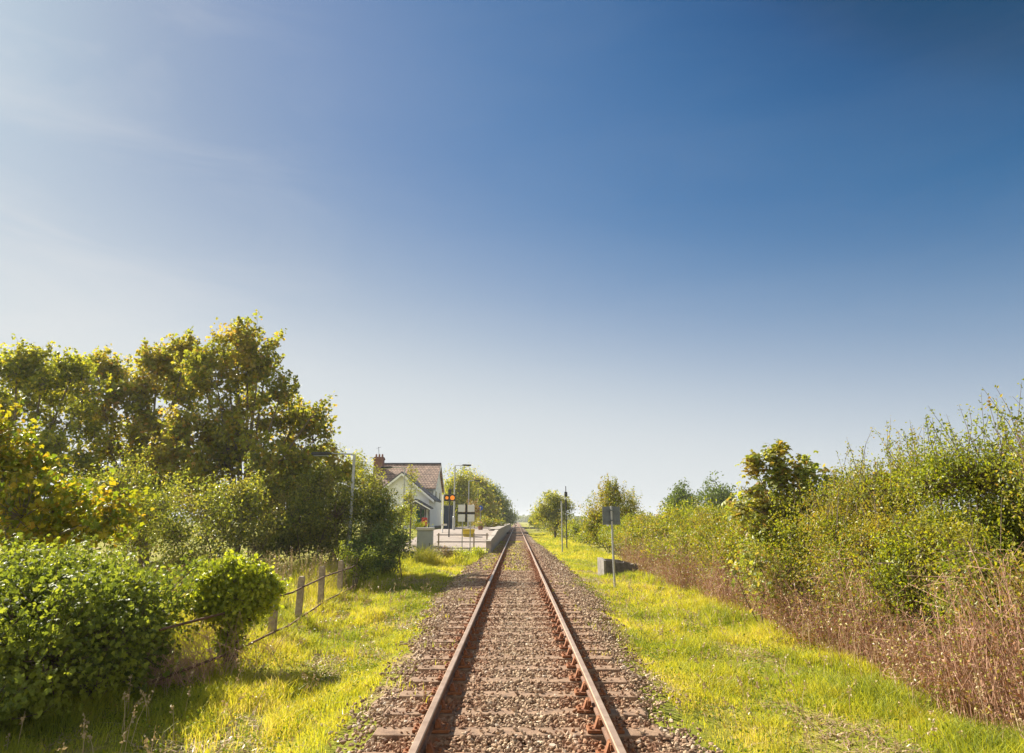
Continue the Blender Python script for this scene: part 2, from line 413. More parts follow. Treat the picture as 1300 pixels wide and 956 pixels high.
sb = N.new('ShaderNodeMath'); sb.operation = 'SUBTRACT'; L.new(ab.outputs[0], sb.inputs[0]); sb.inputs[1].default_value = .78
a2 = N.new('ShaderNodeMath'); a2.operation = 'ABSOLUTE'; L.new(sb.outputs[0], a2.inputs[0])
mr = N.new('ShaderNodeMapRange'); mr.inputs[1].default_value = .12; mr.inputs[2].default_value = .5; mr.inputs[3].default_value = .75; mr.inputs[4].default_value = 0; L.new(a2.outputs[0], mr.inputs[0])
rust = mr.outputs[0]
c = mix(N, L, c, (.22, .085, .035), rust)
p = N.new('ShaderNodeBsdfPrincipled'); L.new(c, p.inputs['Base Color']); p.inputs['Roughness'].default_value = .95; p.inputs['Specular IOR Level'].default_value = .2
b = N.new('ShaderNodeBump'); b.inputs['Strength'].default_value = 1; b.inputs['Distance'].default_value = .03; b.invert = True; L.new(v.outputs['Distance'], b.inputs['Height']); L.new(b.outputs[0], p.inputs['Normal'])
L.new(p.outputs[0], N.new('ShaderNodeOutputMaterial').inputs[0]); M['bed'] = m
xs = np.linspace(-1, 1, 31); ys = np.concatenate([np.arange(-12, 90, .5), np.geomspace(90, 1500, 40)])
U, Y = np.meshgrid(xs, ys)
edge = bed_w(Y)+.15+.16*np.sin(Y*1.9+U*2)+.10*np.sin(Y*4.7+1)
X = U*edge; Z = H(X, Y)+.004-.05*sst(.93, 1., np.abs(U))
V = np.stack([X, Y, Z], -1).reshape(-1, 3); nx = len(xs)
ii = np.arange(len(ys)-1)[:, None]*nx+np.arange(nx-1)[None]
Fq = np.stack([ii, ii+1, ii+1+nx, ii+nx], -1).reshape(-1, 4)
tag(bulk('ballast_bed', V, Fq, M['bed'], smooth=True), kind='structure')

# ballast stones
m, nt, N, L = newmat('ballast_stone')
at_ = N.new('ShaderNodeAttribute'); at_.attribute_name = 'rnd'
r1 = ramp(N, [(0, (.12, .08, .055)), (.3, (.27, .185, .12)), (.7, (.45, .33, .21)), (.93, (.60, .48, .33)), (1, (.70, .62, .50))]); L.new(at_.outputs['Fac'], r1.inputs[0])
tc = N.new('ShaderNodeTexCoord'); o = tc.outputs['Object']
sx = N.new('ShaderNodeSeparateXYZ'); L.new(o, sx.inputs[0])
ab = N.new('ShaderNodeMath'); ab.operation = 'ABSOLUTE'; L.new(sx.outputs[0], ab.inputs[0])
sb = N.new('ShaderNodeMath'); sb.operation = 'SUBTRACT'; L.new(ab.outputs[0], sb.inputs[0]); sb.inputs[1].default_value = .80
a2 = N.new('ShaderNodeMath'); a2.operation = 'ABSOLUTE'; L.new(sb.outputs[0], a2.inputs[0])
mr = N.new('ShaderNodeMapRange'); mr.inputs[1].default_value = .10; mr.inputs[2].default_value = .60; mr.inputs[3].default_value = .9; mr.inputs[4].default_value = .25; L.new(a2.outputs[0], mr.inputs[0])
nn = noise(N, L, o, 7, 4, .7)
mm = N.new('ShaderNodeMath'); mm.operation = 'MULTIPLY'; L.new(mr.outputs[0], mm.inputs[0])
mr2 = N.new('ShaderNodeMapRange'); mr2.inputs[1].default_value = .35; mr2.inputs[2].default_value = .6; mr2.inputs[3].default_value = .35; L.new(nn.outputs[0], mr2.inputs[0]); L.new(mr2.outputs[0], mm.inputs[1])
c = mix(N, L, r1.outputs[0], (.27, .105, .045), mm.outputs[0])
p = N.new('ShaderNodeBsdfPrincipled'); L.new(c, p.inputs['Base Color']); p.inputs['Roughness'].default_value = .85; p.inputs['Specular IOR Level'].default_value = .25
L.new(p.outputs[0], N.new('ShaderNodeOutputMaterial').inputs[0]); M['stone'] = m

g = (1+5**.5)/2
ICO = np.array([(-1, g, 0), (1, g, 0), (-1, -g, 0), (1, -g, 0), (0, -1, g), (0, 1, g), (0, -1, -g), (0, 1, -g), (g, 0, -1), (g, 0, 1), (-g, 0, -1), (-g, 0, 1)])/math.sqrt(1+g*g)
ICF = np.array([(0, 11, 5), (0, 5, 1), (0, 1, 7), (0, 7, 10), (0, 10, 11), (1, 5, 9), (5, 11, 4), (11, 10, 2), (10, 7, 6), (7, 1, 8), (3, 9, 4), (3, 4, 2), (3, 2, 6), (3, 6, 8), (3, 8, 9), (4, 9, 5), (2, 4, 11), (6, 2, 10), (8, 6, 7), (9, 8, 1)])
SP = .69; S0 = 1.35      # sleeper spacing, first sleeper
def stones(y0, y1, dens, size, rng):
    A = (y1-y0)*5.4; n = int(A*dens)
    x = rng.uniform(-2.7, 2.7, n); y = rng.uniform(y0, y1, n)
    keep = np.abs(x) < bed_w(y)+.05+.10*np.sin(y*2.9+x)+rng.normal(size=n)*.2
    # leave the sleeper tops mostly clear outside the rails, partly covered between them
    ph = np.abs((y-S0+SP/2) % SP-SP/2)
    on = (ph < .125) & (np.abs(x) < 1.33)
    keep &= ~(on & (rng.random(n) < np.where(np.abs(x) < .55, .82, .88)))
    keep &= ~((np.abs(np.abs(x)-.785) < .06))
    x, y = x[keep], y[keep]; on = on[keep]; n = len(x)
    s = size*rng.uniform(.45, 1.15, n)
    z = H(x, y)+s*.25+rng.random(n)*.022*np.where(on, .3, 1)+np.where(on, .065, 0.02)
    z += np.where((np.abs(x) < .6) & ~on, .02, 0)
    J = rng.uniform(.55, 1.4, (n, 12, 1))
    q = rng.normal(size=(n, 4)); q /= np.linalg.norm(q, axis=1, keepdims=True)
    w_, a, b_, c_ = q.T
    Rm = np.stack([1-2*(b_*b_+c_*c_), 2*(a*b_-c_*w_), 2*(a*c_+b_*w_), 2*(a*b_+c_*w_), 1-2*(a*a+c_*c_), 2*(b_*c_-a*w_), 2*(a*c_-b_*w_), 2*(b_*c_+a*w_), 1-2*(a*a+b_*b_)], -1).reshape(n, 3, 3)
    sc = np.stack([np.ones(n), rng.uniform(.6, .95, n), rng.uniform(.45, .8, n)], -1)
    V = ICO[None]*J*sc[:, None, :]*(s/2)[:, None, None]
    V = np.einsum('nij,nkj->nki', Rm, V)
    V[:, :, 2] *= .8
    V += np.stack([x, y, z], -1)[:, None, :]
    Fc = (np.arange(n)[:, None, None]*12+ICF[None]).reshape(-1, 3)
    return V.reshape(-1, 3), Fc, np.repeat(rng.random(n), 12)
def join(parts):
    Vs, Fs, Rs, off = [], [], [], 0
    for V, Fc, r in parts: Vs.append(V); Fs.append(Fc+off); Rs.append(r); off += len(V)
    return np.concatenate(Vs), np.concatenate(Fs), np.concatenate(Rs)
V, Fc, r = join([stones(4.2, 14, 1150, .052, RNG), stones(14, 28, 480, .068, RNG), stones(28, 60, 120, .10, RNG)])
tag(bulk('ballast_stones', V, Fc, M['stone'], rnd=r), 'loose angular brown and grey ballast stones between and beside the rails', 'ballast', kind='stuff')

# ------------------------------------------------------------------ sleepers, chairs, rails
def chair_mb():
    b = MB()
    b.box(-.165, .165, -.09, .09, .0, .028)
    b.prism([(-.10, .028), (-.035, .028), (-.028, .06), (-.045, .115), (-.066, .115), (-.086, .06)], -.05, .05)
    b.prism([(.10, .028), (.035, .028), (.030, .05), (.042, .105), (.062, .105), (.086, .05)], -.045, .045)
    b.box(-.060, -.022, -.08, .08, .062, .11)
    for sx in (-.135, .135):
        for sy in (-.05, .05): b.tube([(sx, sy, .026), (sx, sy, .048)], .015, 6)
    return b
sleeper_me = None
SLG = 'timber sleepers under the track'
SLL = 'weathered brown timber sleeper laid across under the two rusty rails'
proto = far_proto = None
for k in range(-2, 268):
    y = S0+k*SP
    near = y < 45
    if near and proto is None:
        b = MB(); nseg = 6
        b.box(-1.3, 1.3, -.125, .125, -.13, 0)
        proto = b.build('sleeper', M['sleeper'], bevel=.012); tag(proto, SLL, 'railway sleeper', SLG)
        cm = None
        for sx in (-1, 1):
            if cm is None: ch = chair_mb().build('rail_chair', M['chair_iron'], proto, bevel=.004); cm = ch
            else: ch = cm.copy(); COL.objects.link(ch); ch.parent = proto
            ch.location = (sx*.785, 0, .002)
        s = proto
    elif near: s = copy_tree(proto)
    else:
        s = proto.copy(); COL.objects.link(s)
    s.location = (random.uniform(-.03, .03), y, .005+random.uniform(-.012, .006)); s.rotation_euler.z = random.uniform(-.012, .012)
# bullhead rail section: head, web, foot
sec = [(-.034, .125), (-.034, .160), (-.026, .170), (.026, .170), (.034, .160), (.034, .125), (.010, .112), (.010, .065), (.032, .055), (.032, .034), (-.032, .034), (-.032, .055), (-.010, .065), (-.010, .112)]
def rail(x, label):
    ys = np.concatenate([np.arange(-6, 60, 3.), np.geomspace(60, 1500, 24)])
    V = []; Fc = []; n = len(sec); mi = []
    for y in ys: V += [(x+u, y, w) for u, w in sec]
    for i in range(len(ys)-1):
        for j in range(n):
            Fc.append((i*n+j, i*n+(j+1) % n, (i+1)*n+(j+1) % n, (i+1)*n+j)); mi.append(1 if j in (1, 2, 3) else 0)
    b = MB(); b.add(V, Fc); b.mi = mi
    b.add(V[:n], [tuple(range(n))])
    return tag(b.build('rail', [M['rail'], M['railtop']]), label, 'rail')
rail(-.785, 'rusty steel rail nearer the platform, its flank towards the camera in shadow')
rail(.785, 'rusty steel rail nearer the tall hedge, its inner side lit orange by the sun')

# weeds sprouting in the four foot (part of the grass below)
# ------------------------------------------------------------------ grass
def blades(x, y, h, w, rng, lean=.6):
    n = len(x); z = H(x, y)-.02
    th = rng.uniform(0, 2*math.pi, n); dx, dy = np.cos(th), np.sin(th)
    # blades show their broad side in any direction
    ph = rng.uniform(0, 2*math.pi, n); lx = np.cos(ph)*h*lean*rng.random(n); ly = np.sin(ph)*h*lean*rng.random(n)
    P0 = np.stack([x, y, z], -1); P1 = P0+np.stack([lx*.35, ly*.35, h*.55], -1); P2 = P0+np.stack([lx*1.5, ly*1.5, h*rng.uniform(.8, 1, n)], -1)
    D = np.stack([dx, dy, np.zeros(n)], -1)*(w/2)[:, None]
    V = np.stack([P0-D, P0+D, P1-D*.9, P1+D*.9, P2-D*.15, P2+D*.15], 1)
    Fc = (np.arange(n)[:, None, None]*6+np.array([(0, 1, 3, 2), (2, 3, 5, 4)])[None]).reshape(-1, 4)
    pn = .5+.28*np.sin(x*1.3+y*.7+1.7*np.sin(y*.43))+.22*np.sin(x*3.7-y*2.3+1.1)*np.sin(y*3.1)
    rv = np.clip(pn*.6+rng.random(n)*.42-.02+.25*(rng.random(n) > .93), 0, 1)
    return V.reshape(-1, 3), Fc, np.repeat(rv, 6)
def cl(x, y):  # patchiness 0..1
    v = np.sin(x*2.1+1.3*np.sin(y*1.1))*np.sin(y*1.7+1.9*np.sin(x*1.3))+.5*np.sin(x*5.3+y*3.1)*np.sin(y*4.7-x*2.2)
    return np.clip(v*.5+.5, 0, 1)
def worn(x, y):  # bare brown patches in the verges, 0..1
    v = np.sin(x*1.9+y*.55+.4)*np.sin(y*.8-x*1.1+2.0)+.35*np.sin(x*6+y*2.3)
    return sst(.2, .75, v)
def field(x0, x1, y0, y1, dens, h0, w0, rng, edgemask=True, extra=None):
    n = int((x1-x0)*(y1-y0)*dens); x = rng.uniform(x0, x1, n); y = rng.uniform(y0, y1, n)
    c = cl(x, y); keep = rng.random(n) < .30+.7*c
    ax = np.abs(x)
    if edgemask:
        e = bed_w(y)+.18*np.sin(y*2.3)+.12*np.sin(y*5.1+x)
        keep &= ax > e+rng.normal(size=n)*.09
        keep &= rng.random(n) > worn(x, y)*.93*(ax < 4.2)
    x, y, c, ax = x[keep], y[keep], c[keep], ax[keep]
    h = h0*(.35+.9*c)*rng.uniform(.5, 1.25, len(x))
    if edgemask: h *= .35+.65*sst(0, 1.4, ax-bed_w(y))
    h *= np.where(x > 0, .8+.5*sst(3.6, 4.8, x), .85+.55*sst(-3.8, -5, x))
    if extra is not None: h *= extra(x, y)
    return blades(x, y, h, w0*rng.uniform(.6, 1.2, len(x)), rng)
parts = []
for (y0, y1, d, h, w) in ((3.5, 9, 2000, .20, .0075), (9, 15, 1900, .22, .009), (15, 24, 1300, .23, .013), (24, 38, 600, .22, .016), (38, 64, 260, .25, .03), (64, 120, 70, .25, .06)):
    parts.append(field(1.7, 5.6, y0, y1, d, h, w, RNG))
    parts.append(field(-5.4 if y0 < 60 else -1.5, -1.7 if y0 < 60 else -1.4, y0, min(y1, 42) if y0 < 42 else y1, d, h, w, RNG)) if y0 < 38 else None
# meadow behind the iron fence
rng_t = np.random.default_rng(19)
parts.append(field(-9.5, -5.4, 9, 24, 500, .45, .010, RNG, False))
parts.append(field(-9.0, -5.0, 24, 44, 160, .40, .02, RNG, False))
parts.append(field(-5.4, -2.0, 35, 42.3, 380, .62, .022, RNG, False))
parts = [p_ for p_ in parts if p_ is not None]
V, Fc, r = join(parts)
tag(bulk('verge_grass', V, Fc, M['grass'], rnd=r), 'bright yellow green rough grass on both verges of the track', 'grass', kind='stuff')

n = 60000; x = rng_t.uniform(1.6, 4.8, n)*np.where(rng_t.random(n) < .5, -1, 1); y = 4+36*rng_t.random(n)**1.5
kq = (np.abs(x) > bed_w(y)-.1) & (rng_t.random(n) < worn(x, y)*.9+.06); x, y = x[kq], y[kq]
V, Fc, r = blades(x, y, .02+.05*rng_t.random(len(x)), np.full(len(x), .012)+.0006*y, rng_t, 4.)
tag(bulk('dead_thatch', V, Fc, M['thatch'], rnd=r), 'flattened dead brown grass in the worn patches of the verges', 'dead grass', kind='stuff')
# low weeds: broad leaves among the grass, tufts between the rails farther on
def weeds():
    rng = np.random.default_rng(5); parts = []
    for (x0, x1, y0, y1, n, s) in ((1.9, 5.2, 4.5, 13, 200, .035), (1.9, 5.2, 13, 26, 130, .045), (-5.2, -1.9, 4.5, 13, 200, .035), (-5.2, -1.9, 13, 27, 200, .045)):
        cx = rng.uniform(x0, x1, n); cy = rng.uniform(y0, y1, n)
        k = 34; P = np.stack([np.repeat(cx, k), np.repeat(cy, k), np.zeros(n*k)], -1)+rng.normal(size=(n*k, 3))*np.array([.10, .10, 0])
        P[:, 2] = H(P[:, 0], P[:, 1])+rng.random(n*k)*.13
        parts.append(leaves(P, s, 'simple', .9, rng))
    return join(parts)
V, Fc, r = weeds()
tag(bulk('verge_weeds', V, Fc, M['weed'], rnd=r), 'small broad leaved weeds scattered through the verge grass', 'weeds', kind='stuff')
rng = np.random.default_rng(11)
n = 9000; y = rng.uniform(27, 66, n); x = rng.normal(size=n)*.35-.1; x2 = rng.uniform(-1.75, -.95, n); x = np.where(rng.random(n) < .35, x2, x)
k = rng.random(n) < cl(x*2, y*.8)*.9
x, y = x[k], y[k]
a = blades(x, y, .04+.08*rng.random(len(x)), np.full(len(x), .022), rng); a = (a[0]+np.array([0, 0, .06]), a[1], a[2])
n = 2600; y = rng.uniform(5, 27, n); x = np.where(rng.random(n) < .5, rng.uniform(-1.7, -.95, n), rng.uniform(.95, 1.9, n))
k = cl(x*1.7+3, y*1.3) > .82; x, y = x[k], y[k]
b = blades(x, y, .05+.08*rng.random(len(x)), np.full(len(x), .009), rng); b = (b[0]+np.array([0, 0, .06]), b[1], b[2])
V, Fc, r = join([a, b])
tag(bulk('track_weeds', V, Fc, M['grass'], rnd=r), 'short green and yellow weeds sprouting through the ballast between the rails', 'weeds', kind='stuff')
# dry seed stalks along the iron fence and against the hedge
def stalks(n, fx, fy, h0, h1, rng):
    x = fx(n); y = fy(n); z = H(x, y)
    a = np.stack([x, y, z], -1); h = rng.uniform(h0, h1, n)
    l = rng.normal(size=(n, 2))*.12
    b = a+np.stack([l[:, 0], l[:, 1], h], -1); mid = a*.5+b*.5; mid[:, :2] -= l*.2
    K = np.stack([a, mid, b], 1)
    V1, F1 = tubes_bulk(K, np.tile(np.array([.004, .003, .002]), (n, 1)), 3)
    k = 9; t = rng.uniform(.7, 1, (n, k, 1)); P = (a[:, None]*(1-t)+b[:, None]*t)+rng.normal(size=(n, k, 3))*.012
    V2, F2, r2 = leaves(P.reshape(-1, 3), .035, 'simple', .2, rng)
    return join([(V1, F1, np.repeat(rng.random(n), len(V1)//n)), (V2, F2, r2)])
rng = np.random.default_rng(3)
V, Fc, r = join([stalks(420, lambda n: rng.uniform(-7.2, -5.1, n), lambda n: rng.uniform(11, 24, n), .7, 1.25, rng),
                 stalks(60, lambda n: rng.uniform(-5.6, -4.5, n), lambda n: rng.uniform(34, 41, n), .5, 1.0, rng),
                 stalks(260, lambda n: rng.uniform(4.5, 5.4, n), lambda n: rng.uniform(6, 34, n), .3, .9, rng),
                 stalks(300, lambda n: rng.uniform(2.2, 4.8, n), lambda n: rng.uniform(5, 26, n), .14, .42, rng),
                 stalks(340, lambda n: rng.uniform(-4.8, -2.3, n), lambda n: rng.uniform(5, 26, n), .14, .45, rng)])
tag(bulk('dry_stalks', V, Fc, M['dry'], rnd=r), 'pale dry seeding grass stalks along the fence and hedge foot', 'dry grass', kind='stuff')

# ------------------------------------------------------------------ iron fence with concrete posts
def Hf(x, y): return float(H(x, y))
FP = [(-4.46, 13.35), (-4.60, 15.3), (-4.86, 17.95), (-4.98, 20.3), (-5.12, 22.7)]
fen = empty('iron_rail_fence', (FP[0][0], FP[0][1], Hf(*FP[0])), 'low fence of lichened concrete posts and two rusty iron bars running along the left verge', 'fence')
fo = fen.location.copy()
for i, (x, y) in enumerate(FP):
    z = Hf(x, y); b = MB(); w = .068; t = z+1.06+random.uniform(-.04, .04)
    b.prism([(-w, z-.3), (w, z-.3), (w*.93, t-.03), (w*.5, t), (-w*.5, t), (-w*.93, t-.03)], -.06, .06)
    o = b.build('post', M['post'], fen, bevel=.008)
    for v in o.data.vertices: v.co -= Vector((0, 0, z))
    o.location = Vector((x, y, z))-fo; o.rotation_euler = (random.uniform(-.03, .03), random.uniform(-.03, .03), random.uniform(-.1, .1))
for hgt in (.82, .22):
    b = MB(); pts = [Vector((-4.55, 9.3, Hf(-4.6, 9.3)+hgt))-fo, Vector((-4.33, 11.25, Hf(-4.4, 11.25)+hgt+.02))-fo]
    for i, (x, y) in enumerate(FP):
        pts.append(Vector((x+.075, y, Hf(x, y)+hgt+.02*math.sin(i*2.1)))-fo)
        if i < len(FP)-1:
            x2, y2 = FP[i+1]; pts.append(Vector(((x+x2)/2+.075, (y+y2)/2, (Hf(x, y)+Hf(x2, y2))/2+hgt-.025+.02*math.sin(i)))-fo)
    b.tube(pts, .018, 6); b.build('rail', M['iron'], fen, smooth=True)

# ------------------------------------------------------------------ right-hand sign, poles, concrete bin
x, y = 3.12, 23.2; z = Hf(x, y)
s = empty('track_sign', (x, y, z), 'back of a square grey trackside sign on a pale steel post in the right verge', 'sign')
b = MB(); b.tube([(0.02, 0, -.3), (-.01, 0, 2.62)], .036, 12); b.build('post', M['galv'], s, smooth=True)
b = MB(); b.box(-.30, .28, -.075, -.06, 2.02, 2.60); b.box(-.30, .28, -.06, -.05, 2.02, 2.04); o = b.build('board', M['signback'], s, bevel=.003)
for v in o.data.vertices: v.co.y += .13
b = MB()
for zz in (2.14, 2.46):
    b.box(-.26, .24, .035, .055, zz, zz+.035); b.box(-.055, .045, -.045, .034, zz-.004, zz+.039)
b.build('bracket', M['signback'], s)
b = MB(); b.tube([(-.13, .05, 2.0), (-.13, .09, 2.0)], .03, 8); b.build('clip', M['whitepaint'], s)

x, y = 3.18, 50; z = Hf(x, y)
s = empty('marker_pole', (x, y, z), 'plain pale grey steel pole standing just left of the taller dark pole', 'pole')
b = MB(); b.tube([(0, 0, -.3), (0, 0, 3.45)], .05, 10); b.build('shaft', M['galv'], s, smooth=True)
b = MB(); b.tube([(0, 0, 3.44), (0, 0, 3.50)], .058, 10); b.build('cap', M['galv'], s)
x, y = 3.78, 54; z = Hf(x, y)
s = empty('signal_pole', (x, y, z), 'tall thin black pole with a small lamp case near its top, in the right verge', 'pole')
b = MB(); b.tube([(0, 0, -.3), (0, 0, 4.75)], [.05, .03], 8); b.build('shaft', M['dark'], s, smooth=True)
b = MB(); b.box(-.11, .11, -.14, .10, 3.95, 4.32); b.tube([(0, -.14, 4.14), (0, -.24, 4.14)], .08, 10); b.build('lamp_case', M['dark'], s, bevel=.01)
b = MB(); b.box(-.06, .06, -.05, .05, 2.9, 3.75); b.build('bracket', M['dark'], s)

# broken concrete bin
x, y = 4.12, 29.0; z = Hf(x, y)
s = empty('concrete_bin', (x, y, z), 'low broken concrete bin half sunk in the grass behind the grey sign post', 'bin', rz=R(13))
b = MB(); b.prism([(-.80, -.3), (-.80, .72), (-.35, .66), (-.33, .62), (.05, .60), (.08, .66), (.33, .58), (.36, .52), (.70, .55), (.72, -.3)], -.45, -.36); o = b.build('front_slab', M['shadeconc'], s, bevel=.012)
b = MB(); b.prism([(-.445, -.3), (-.445, .70), (.0, .82), (.45, .80), (.45, -.3)], -.91, -.803, 'x'); b.build('side_slab', M['midconc'], s, bevel=.012)
b = MB(); b.prism([(-.445, -.3), (-.445, .50), (.45, .52), (.45, -.3)], .723, .80, 'x'); b.build('side_slab', M['midconc'], s, bevel=.012)
b = MB(); b.prism([(-.80, -.3), (-.80, .76), (.1, .70), (.72, .55), (.72, -.3)], .36, .44); b.build('back_slab', M['midconc'], s, bevel=.012)
b = MB(); b.prism([(-.80, .55), (.72, .42), (.72, .48), (-.80, .62)], -.357, .357); b.build('lid', M['midconc'], s, bevel=.01); s.scale = (.86, .86, .86)

# ------------------------------------------------------------------ grey cabinet, left
x, y = -4.98, 38.5; z = Hf(x, y)
s = empty('equipment_cabinet', (x, y, z), 'grey metal trackside cabinet with a pale overhanging lid beside the ivy shrub', 'cabinet')
b = MB(); b.box(-.44, .44, -.25, .25, -.2, .12); b.build('plinth', M['concrete'], s, bevel=.01)
b = MB(); b.box(-.42, .42, -.23, .23, .12, 1.66); b.build('body', M['cab'], s, bevel=.012)
b = MB(); b.box(-.36, .36, -.245, -.232, .20, 1.58); d = b.build('door', M['cab'], s, bevel=.004)
b = MB(); b.box(.27, .30, -.275, -.246, .85, 1.0); b.build('handle', M['dark'], d, bevel=.004)
b = MB(); b.box(-.48, .48, -.30, .30, 1.66, 1.80); b.build('lid', M['cabtop'], s, bevel=.015)

# ------------------------------------------------------------------ station lamps
def lamp(loc, hgt, arm, label, direction=1, thick=.08):
    s = empty('street_lamp', loc, label, 'street lamp', 'lamp posts around the station')
    b = MB(); b.tube([(0, 0, -.2), (0, 0, 1.1)], thick*1.45, 10); b.tube([(0, 0, 1.1), (0, 0, 1.16)], [thick*1.45, thick], 10, False)
    b.tube([(0, 0, 1.15), (0, 0, hgt)], [thick, thick*.7], 10); b.build('pole', M['galv'], s, smooth=True)
    b = MB(); b.tube([(0, 0, hgt-.04), (direction*.12, 0, hgt+.01), (direction*arm, 0, hgt+.05)], [.03, .028, .026], 8); b.build('arm', M['galv'], s, smooth=True)
    b = MB(); a0, a1 = direction*(arm-.12), direction*(arm+.70)
    b.prism([(a0, hgt+.0), (a1-direction*.08, hgt-.04), (a1, hgt+.02), (a1-direction*.05, hgt+.09), (a0+direction*.1, hgt+.10), (a0, hgt+.07)], -.13, .13); h = b.build('lamp_head', M['dark'], s, bevel=.02)
    b = MB(); b.box(min(a0, a1)+.12, max(a0, a1)-.14, -.10, .10, hgt-.062, hgt-.043); b.build('lens', M['cab'], h)
    return s
lamp((-5.45, 61, 1.04), 5.5, .75, 'tallest looking lamp post on the platform, standing left of the white cross board')
lamp((-5.85, 85, 1.04), 5.5, .75, 'second platform lamp post from the tallest, its pole rising behind the white cross board')
lamp((-5.80, 104, 1.04), 5.5, .75, 'third platform lamp post, just left of the blue round sign')
lamp((-5.75, 126, 1.04), 5.5, .75, 'fourth platform lamp post, just right of the blue round sign')
lamp((-5.85, 148, 1.04), 5.5, .75, 'farthest platform lamp post, in front of the trees at the platform end')
pA = at(450, 577, 27.9); lamp((pA.x, 27.9, -.15), pA.z+.15, 1.05, 'grey lamp post with its arm pointing left among the trees beside the ivy shrub', -1, .075)
pB = at(514, 594, 47); lamp((pB.x, 47, -.1), pB.z+.1, .95, 'grey lamp post with its arm pointing left in front of the white house roof', -1, .06)

# ------------------------------------------------------------------ platform
PX0, PX1 = -7.4, -1.52
s = empty('station_platform', (-3, 60, 0), 'raised pale platform with a dark side wall towards the track and a ramp near end', 'platform')
b = MB()
P0 = Vector((-3, 60, 0))
b.prism([(-18.5, -.25), (-18.5, .05), (-10, .55), (-3, 1.0), (0, 1.06), (120, 1.06), (120, -.25)], PX0+3, PX1+3-.30, 'x'); b.build('deck', M['tarmac'], s)
b = MB(); b.prism([(-18.3, -.25), (-18.3, .70), (-16.5, .78), (-11, .84), (-6, 1.02), (-1.5, 1.12), (120, 1.12), (120, -.25)], PX1+3-.298, PX1+3, 'x'); b.build('side_wall', M['concrete'], s, bevel=.02)
b = MB(); b.box(PX1+3-.9, PX1+3+.05, -1, 120, 1.122, 1.19); b.build('coping', M['concrete'], s)
# crossing at the far side of the platform
b = MB(); b.box(-30, 30, 186, 192, -.2, .155); tag(b.build('crossing_road', M['asphalt']), kind='structure')
for k, (x0, x1) in enumerate(((-1.5, -.83), (-.70, .70), (.83, 1.7))):
    b = MB(); b.box(x0, x1, 104, 107.5, -.05, .145)
    tag(b.build('crossing_deck', M['wood'], bevel=.01), ['dark timber foot crossing deck on the platform side of the rails', 'dark timber foot crossing deck between the two rails', 'dark timber foot crossing deck on the hedge side of the rails'][k], 'crossing deck', 'foot crossing boards')

# three-rail fence across the foot of the ramp
s = empty('timber_fence', (-3.2, 42.6, 0), 'low dark fence of three timber rails across the foot of the platform ramp', 'fence')
for x in (-1.5, .62, 1.4):
    b = MB(); b.box(x-.04, x+.04, -.05, .05, -.3, 1.12); b.build('post', M['post'], s, bevel=.008)
for zz in (.22, .58, .98):
    b = MB(); b.box(-1.62, 1.5, .052, .08, zz, zz+.055); b.build('rail', M['wood'], s, bevel=.005)

# white board with the black cross
x, y = at(592, 652, 41).x, 41; z0 = .0
s = empty('crossing_board', (x, y, z0), 'square board of four white panels split by a black cross, on two thin posts', 'sign')
zc_ = at(592, 651.5, 41).z
for dx, dz in ((-1, 1), (1, 1), (-1, -1), (1, -1)):
    b = MB(); cx, cz = dx*.275, zc_+dz*.275; b.box(cx-.20, cx+.20, -.035, -.015, cz-.20, cz+.20); b.build('white_panel', M['whitepaint'], s, bevel=.006)
b = MB(); b.box(-.50, .50, -.012, .012, zc_-.055, zc_+.055); b.box(-.055, .055, -.0145, .0145, zc_-.50, zc_-.0552); b.box(-.055, .055, -.0145, .0145, zc_+.0552, zc_+.50); b.build('cross', M['dark'], s)
for x_ in (-.22, .24):
    b = MB(); b.tube([(x_, .05, -.3), (x_, .05, zc_+.45)], .028, 8); b.build('post', M['galv'], s, smooth=True)

# signal with amber lamps
p_ = at(571, 632, 52); s = empty('warning_signal', (p_.x, 52, .3), 'dark crossing signal with two glowing amber lamps on a thin black post', 'signal')
top = at(571, 618, 52).z-.3; zc_ = p_.z-.3
b = MB(); b.tube([(0, 0, -.5), (0, 0, top)], .05, 8); b.build('post', M['dark'], s, smooth=True)
b = MB(); b.box(-.42, .42, -.10, -.052, zc_-.24, zc_+.24); b.box(-.12, .12, -.12, -.051, zc_+.26, zc_+.62); bd = b.build('backboard', M['dark'], s, bevel=.02)
for x_ in (-.20, .21):
    b = MB(); b.tube([(x_, -.102, zc_), (x_, -.14, zc_)], .12 if x_ < 0 else .17, 14); b.build('lamp', M['amber'], s, smooth=False)
# bracket post with horizontal arm
p_ = at(562.5, 628, 56); s = empty('bracket_post', (p_.x, 56, .5), 'white painted post with a short horizontal arm left of the amber signal', 'post')
hh = p_.z-.5
b = MB(); b.tube([(0, 0, -.6), (0, 0, hh)], .06, 8); b.build('post', M['whitepaint'], s, smooth=True)
b = MB(); b.tube([(.03, 0, hh-.03), (.75, 0, hh-.03)], .035, 8); b.build('arm', M['whitepaint'], s, smooth=True)
b = MB(); b.box(-.1, .38, -.08, -.065, .95, 1.1); b.build('plate', M['cabtop'], s)
# blue round sign
p_ = at(610, 645, 76); s = empty('round_sign', (p_.x, 76, 1.06), 'small blue round sign with a white mark on a thin post between two lamp posts', 'sign')
zc_ = p_.z-1.06
b = MB(); b.tube([(0, 0, -.1), (0, 0, zc_+.3)], .035, 8); b.build('post', M['galv'], s, smooth=True)
b = MB(); b.tube([(0, -.04, zc_), (0, -.07, zc_)], .27, 24); d = b.build('disc', M['blue'], s)
b = MB(); b.box(-.04, .04, -.078, -.0715, zc_-.12, zc_+.12); b.build('mark', M['whitepaint'], d)
